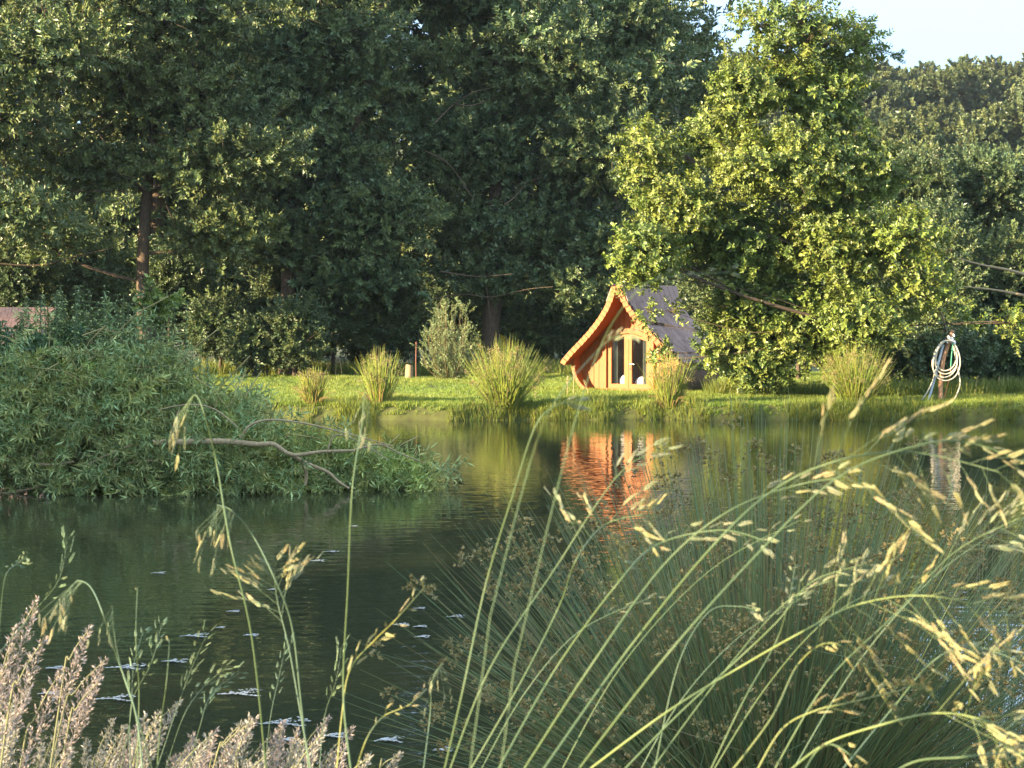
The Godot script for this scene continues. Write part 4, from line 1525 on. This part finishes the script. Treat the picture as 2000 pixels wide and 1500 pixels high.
func build_foreground() -> void:
	# the great rush clump
	var p := P(1500, 1640, 5.0)
	p.y = gh(p.x, p.z) - 0.04
	var o := thing("rush_clump", "great dark green rush clump with brown flower tufts on the near bank", "rushes", p)
	rush(o, 2300, 0.22, 0.62, 1.08, 1.18, 0.0020, SHADE_GREY_RUSH, 0.2, Vector3(0.03, 0.05, 0), 7)
	var p2 := P(1900, 1620, 5.6)
	p2.y = gh(p2.x, p2.z) - 0.04
	var o2 := thing("rush_clump", "slender rush clump behind the great clump, leaning away from it", "rushes", p2)
	rush(o2, 420, 0.18, 0.6, 1.15, 0.7, 0.0021, SHADE_GREY_RUSH, 0.16, Vector3(0.12, 0, 0), 7)
	var gold := [spikelet(0, Color(0.30, 0.29, 0.14)), spikelet(0, Color(0.27, 0.27, 0.14)), spikelet(1, Color(0.33, 0.28, 0.15))]
	var dull := [spikelet(0, Color(0.22, 0.25, 0.14)), spikelet(1, Color(0.26, 0.27, 0.17)), spikelet(1, Color(0.20, 0.22, 0.15))]
	var both := gold + dull
	var green := Color(0.115, 0.165, 0.075)
	var teal := Color(0.11, 0.165, 0.10)
	var tall := "tall green grass stalk with a hanging seed head above the water"
	var arch_l := "arching grass stalk with yellow spikelets leaning over the great rush clump"
	var pale := "arching grass stalk with dull green spikelets leaning over the great rush clump"
	var ga := "tall stalks with hanging heads"
	var gb := "arching brome stalks over the rushes"
	# stalks before the open water
	stalk([[525, 1520], [490, 1250], [455, 1060], [420, 900], [395, 810], [378, 775], [362, 790]], 1.3, 0.0016, 0.86, 13, 0.016, 1, both, green, tall, ga)
	stalk([[690, 1520], [672, 1350], [676, 1150], [690, 950], [704, 830], [716, 775], [724, 790]], 1.15, 0.0015, 0.90, 11, 0.012, 1, dull, green, tall, ga)
	stalk([[872, 1520], [905, 1350], [950, 1140], [1000, 960], [1050, 830], [1080, 795], [1120, 785]], 1.0, 0.0014, 0.88, 8, 0.012, 0, dull, green, "tall grass stalk with a bent pale head before the rush reflections", ga)
	stalk([[612, 1520], [590, 1380], [565, 1220], [535, 1120], [495, 1045], [455, 995], [425, 985]], 1.3, 0.0016, 0.80, 16, 0.017, 1, both, teal, tall, ga)
	stalk([[608, 1520], [590, 1380], [560, 1260], [545, 1170], [535, 1110]], 1.32, 0.0014, 0.62, 16, 0.016, 2, both, teal, "grass stalk with an open upright panicle beside the hanging heads", ga)
	stalk([[285, 1520], [262, 1400], [235, 1290], [200, 1200], [172, 1148], [150, 1138], [135, 1150]], 1.35, 0.0017, 0.76, 22, 0.016, 1, both, teal, tall, ga)
	stalk([[300, 1520], [270, 1400], [245, 1310], [228, 1230], [222, 1185]], 1.4, 0.0012, 0.84, 7, 0.013, 1, dull, teal, tall, ga)
	stalk([[270, 1520], [268, 1350], [267, 1250], [267, 1150]], 1.4, 0.0013, 0.97, 1, 0.010, 0, gold, green, "plain upright grass stem without a head among the plumes", ga)
	stalk([[308, 1520], [318, 1420], [328, 1330], [336, 1250]], 1.4, 0.0013, 0.97, 1, 0.010, 0, gold, green, "plain upright grass stem without a head among the plumes", ga)
	stalk([[660, 1520], [668, 1400], [690, 1310], [735, 1255], [780, 1205], [832, 1150]], 1.2, 0.0012, 0.36, 15, 0.015, 0, gold, Color(0.28, 0.28, 0.08), "grass stalk with a straight golden spike before the open water", ga)
	stalk([[690, 1520], [715, 1440], [750, 1400], [795, 1375], [835, 1340]], 1.2, 0.0011, 0.4, 10, 0.012, 0, gold, Color(0.24, 0.26, 0.09), "short grass stalk with a thin golden spike low on the bank", ga)
	stalk([[820, 1520], [845, 1400], [850, 1330], [862, 1292]], 1.35, 0.0012, 0.85, 9, 0.012, 1, dull, teal, tall, ga)
	# stalks leaning over the rushes
	stalk([[870, 1520], [960, 1310], [1080, 1110], [1170, 985], [1230, 910], [1290, 880]], 1.05, 0.0013, 0.72, 10, 0.014, 0, dull, green, pale, gb)
	stalk([[915, 1520], [1010, 1330], [1090, 1180], [1130, 1090], [1180, 1030], [1250, 1000]], 1.1, 0.0013, 0.66, 13, 0.014, 2, both, green, pale, gb)
	stalk([[960, 1520], [1080, 1310], [1200, 1140], [1290, 1060], [1400, 1040], [1490, 1060]], 1.0, 0.0014, 0.62, 14, 0.015, 0, dull, green, pale, gb)
	stalk([[1010, 1520], [1160, 1300], [1300, 1110], [1420, 1000], [1540, 955], [1640, 935]], 0.95, 0.0014, 0.70, 13, 0.015, 0, both, green, pale, gb)
	stalk([[1055, 1520], [1230, 1270], [1400, 1060], [1520, 950], [1660, 895], [1800, 880], [1950, 925]], 0.92, 0.0014, 0.58, 20, 0.015, 2, gold, green, arch_l, gb)
	stalk([[1120, 1520], [1300, 1290], [1480, 1080], [1640, 930], [1800, 870], [1900, 862], [1995, 900]], 0.90, 0.0013, 0.66, 14, 0.014, 0, both, green, pale, gb)
	stalk([[1130, 1520], [1290, 1400], [1440, 1310], [1560, 1240], [1680, 1180], [1820, 1160], [1995, 1205]], 1.0, 0.0016, 0.55, 24, 0.017, 2, gold, Color(0.20, 0.25, 0.09), arch_l, gb)
	stalk([[1200, 1520], [1320, 1400], [1440, 1280], [1520, 1210], [1590, 1140], [1690, 1100]], 1.05, 0.0014, 0.66, 12, 0.015, 0, dull, green, pale, gb)
	stalk([[1420, 1520], [1500, 1400], [1560, 1290], [1640, 1262], [1730, 1340]], 1.0, 0.0013, 0.60, 12, 0.016, 0, gold, Color(0.22, 0.25, 0.09), arch_l, gb)
	stalk([[1470, 1520], [1530, 1430], [1590, 1390], [1660, 1370], [1760, 1345]], 1.0, 0.0013, 0.45, 12, 0.016, 0, gold, Color(0.22, 0.25, 0.09), arch_l, gb)
	stalk([[1530, 1520], [1620, 1450], [1740, 1410], [1830, 1396], [1920, 1405], [2020, 1450]], 0.95, 0.0016, 0.60, 18, 0.018, 2, gold, Color(0.20, 0.25, 0.09), arch_l, gb)
	stalk([[1700, 1540], [1790, 1490], [1880, 1480], [1980, 1470], [2040, 1480]], 0.9, 0.0014, 0.5, 12, 0.018, 0, gold, green, arch_l, gb)
	stalk([[1560, 1530], [1590, 1470], [1625, 1455], [1660, 1475], [1690, 1500]], 0.95, 0.0012, 0.4, 9, 0.017, 0, gold, green, arch_l, gb)
	stalk([[1500, 1520], [1620, 1330], [1740, 1200], [1860, 1080], [1990, 1010]], 1.1, 0.0013, 0.72, 12, 0.014, 2, dull, green, pale, gb)
	stalk([[1260, 1520], [1400, 1330], [1530, 1180], [1620, 1130], [1730, 1120]], 1.15, 0.0012, 0.7, 10, 0.013, 0, dull, green, pale, gb)
	stalk([[1380, 1520], [1450, 1370], [1520, 1250], [1545, 1180], [1555, 1100]], 1.15, 0.0012, 0.7, 9, 0.013, 0, dull, green, pale, gb)
	stalk([[1640, 1520], [1740, 1380], [1830, 1290], [1900, 1260], [2000, 1290]], 1.1, 0.0013, 0.65, 11, 0.014, 0, dull, teal, pale, gb)
	stalk([[1270, 1520], [1330, 1300], [1390, 1200], [1440, 1180], [1470, 1195]], 1.2, 0.0011, 0.8, 8, 0.012, 0, dull, teal, pale, gb)
	for k in 5:      # more leaning stems, heads beyond the frame or sparse
		var u0 := 920.0 + k * 150.0 + rr(-20, 20)
		var rise := rr(260, 560)
		stalk([[u0, 1530], [u0 + rise * 0.3, 1530 - rise * 0.5], [u0 + rise * 0.65, 1530 - rise * 0.9], [u0 + rise * 1.05, 1530 - rise * 1.12]], rr(1.1, 1.6), 0.0012, 0.78, 6, 0.012, 0, dull, green if k % 2 else teal, pale, gb)
	# heads that nod close to the lens, out of focus, before the cabin
	stalk([[960, 1200], [1040, 900], [1090, 780], [1150, 700], [1200, 660], [1245, 645]], 0.75, 0.0006, 0.72, 9, 0.008, 0, dull, green, "thin blurred grass head nodding before the cabin doors", ga)
	stalk([[1000, 1300], [1110, 850], [1180, 660], [1240, 570], [1310, 538], [1430, 530]], 0.75, 0.0006, 0.74, 10, 0.008, 0, dull, green, "thin blurred grass head nodding before the cabin roof", ga)
	# feathery plumes low on the bank
	var pink := Color(0.37, 0.31, 0.29)
	var buff := Color(0.36, 0.335, 0.285)
	for s in [[70, 1165, 0.14, 0.35, 0], [85, 1240, 0.12, 0.4, 0], [30, 1215, 0.14, 0.2, 0], [175, 1218, 0.10, 0.4, 0], [205, 1280, 0.12, 0.6, 0], [195, 1320, 0.10, 0.5, 0], [10, 1290, 0.14, 0.3, 0], [120, 1300, 0.14, 0.4, 0], [60, 1330, 0.12, 0.4, 0], [350, 1362, 0.10, 0.6, 1], [310, 1385, 0.12, 0.3, 1], [220, 1400, 0.11, 0.3, 1], [120, 1400, 0.12, 0.3, 1], [20, 1400, 0.12, 0.2, 1], [500, 1395, 0.10, 0.7, 0], [470, 1405, 0.10, 0.5, 1], [420, 1420, 0.10, 0.4, 0], [380, 1440, 0.10, 0.5, 1], [550, 1440, 0.09, 0.6, 0], [640, 1395, 0.09, 0.5, 0], [590, 1440, 0.09, 0.2, 1], [650, 1460, 0.08, 0.3, 1], [270, 1440, 0.10, 0.2, 1], [170, 1440, 0.10, 0.1, 1], [720, 1470, 0.07, 0.5, 1], [780, 1465, 0.06, 0.6, 1], [340, 1470, 0.09, 0.2, 0], [460, 1470, 0.09, 0.4, 1], [80, 1450, 0.1, 0.1, 1]]:
		plume(s[0], s[1] + 10, rr(2.0, 2.5), s[2] * 0.85, s[3], pink if s[4] == 0 else buff)
	for k in 30:
		var u := rr(-20, 700)
		plume(u, 1360.0 + 0.08 * u + rr(0, 110), rr(2.0, 2.6), rr(0.07, 0.11), rr(0.1, 0.6), pink if k % 2 else buff)
	# thin green panicles between them
	var slim := [spikelet(1, Color(0.17, 0.23, 0.12)), spikelet(1, Color(0.20, 0.25, 0.14))]
	for s in [[[250, 1500], [262, 1380], [290, 1290], [318, 1212]], [[235, 1500], [250, 1400], [265, 1300], [275, 1235]], [[300, 1500], [345, 1390], [375, 1310], [408, 1238]], [[330, 1500], [365, 1400], [400, 1340], [440, 1300]], [[360, 1510], [385, 1420], [420, 1350], [470, 1310]], [[520, 1500], [530, 1400], [550, 1320], [562, 1258]], [[630, 1490], [640, 1400], [655, 1330], [668, 1262]], [[0, 1160], [15, 1120], [35, 1100], [55, 1085]], [[-20, 1300], [60, 1200], [110, 1130], [125, 1060]]]:
		stalk(s, 1.7, 0.0009, 0.45, 14, 0.016, 0, slim, teal, "slim green grass panicle among the feathery plumes", "slim panicles among the plumes")
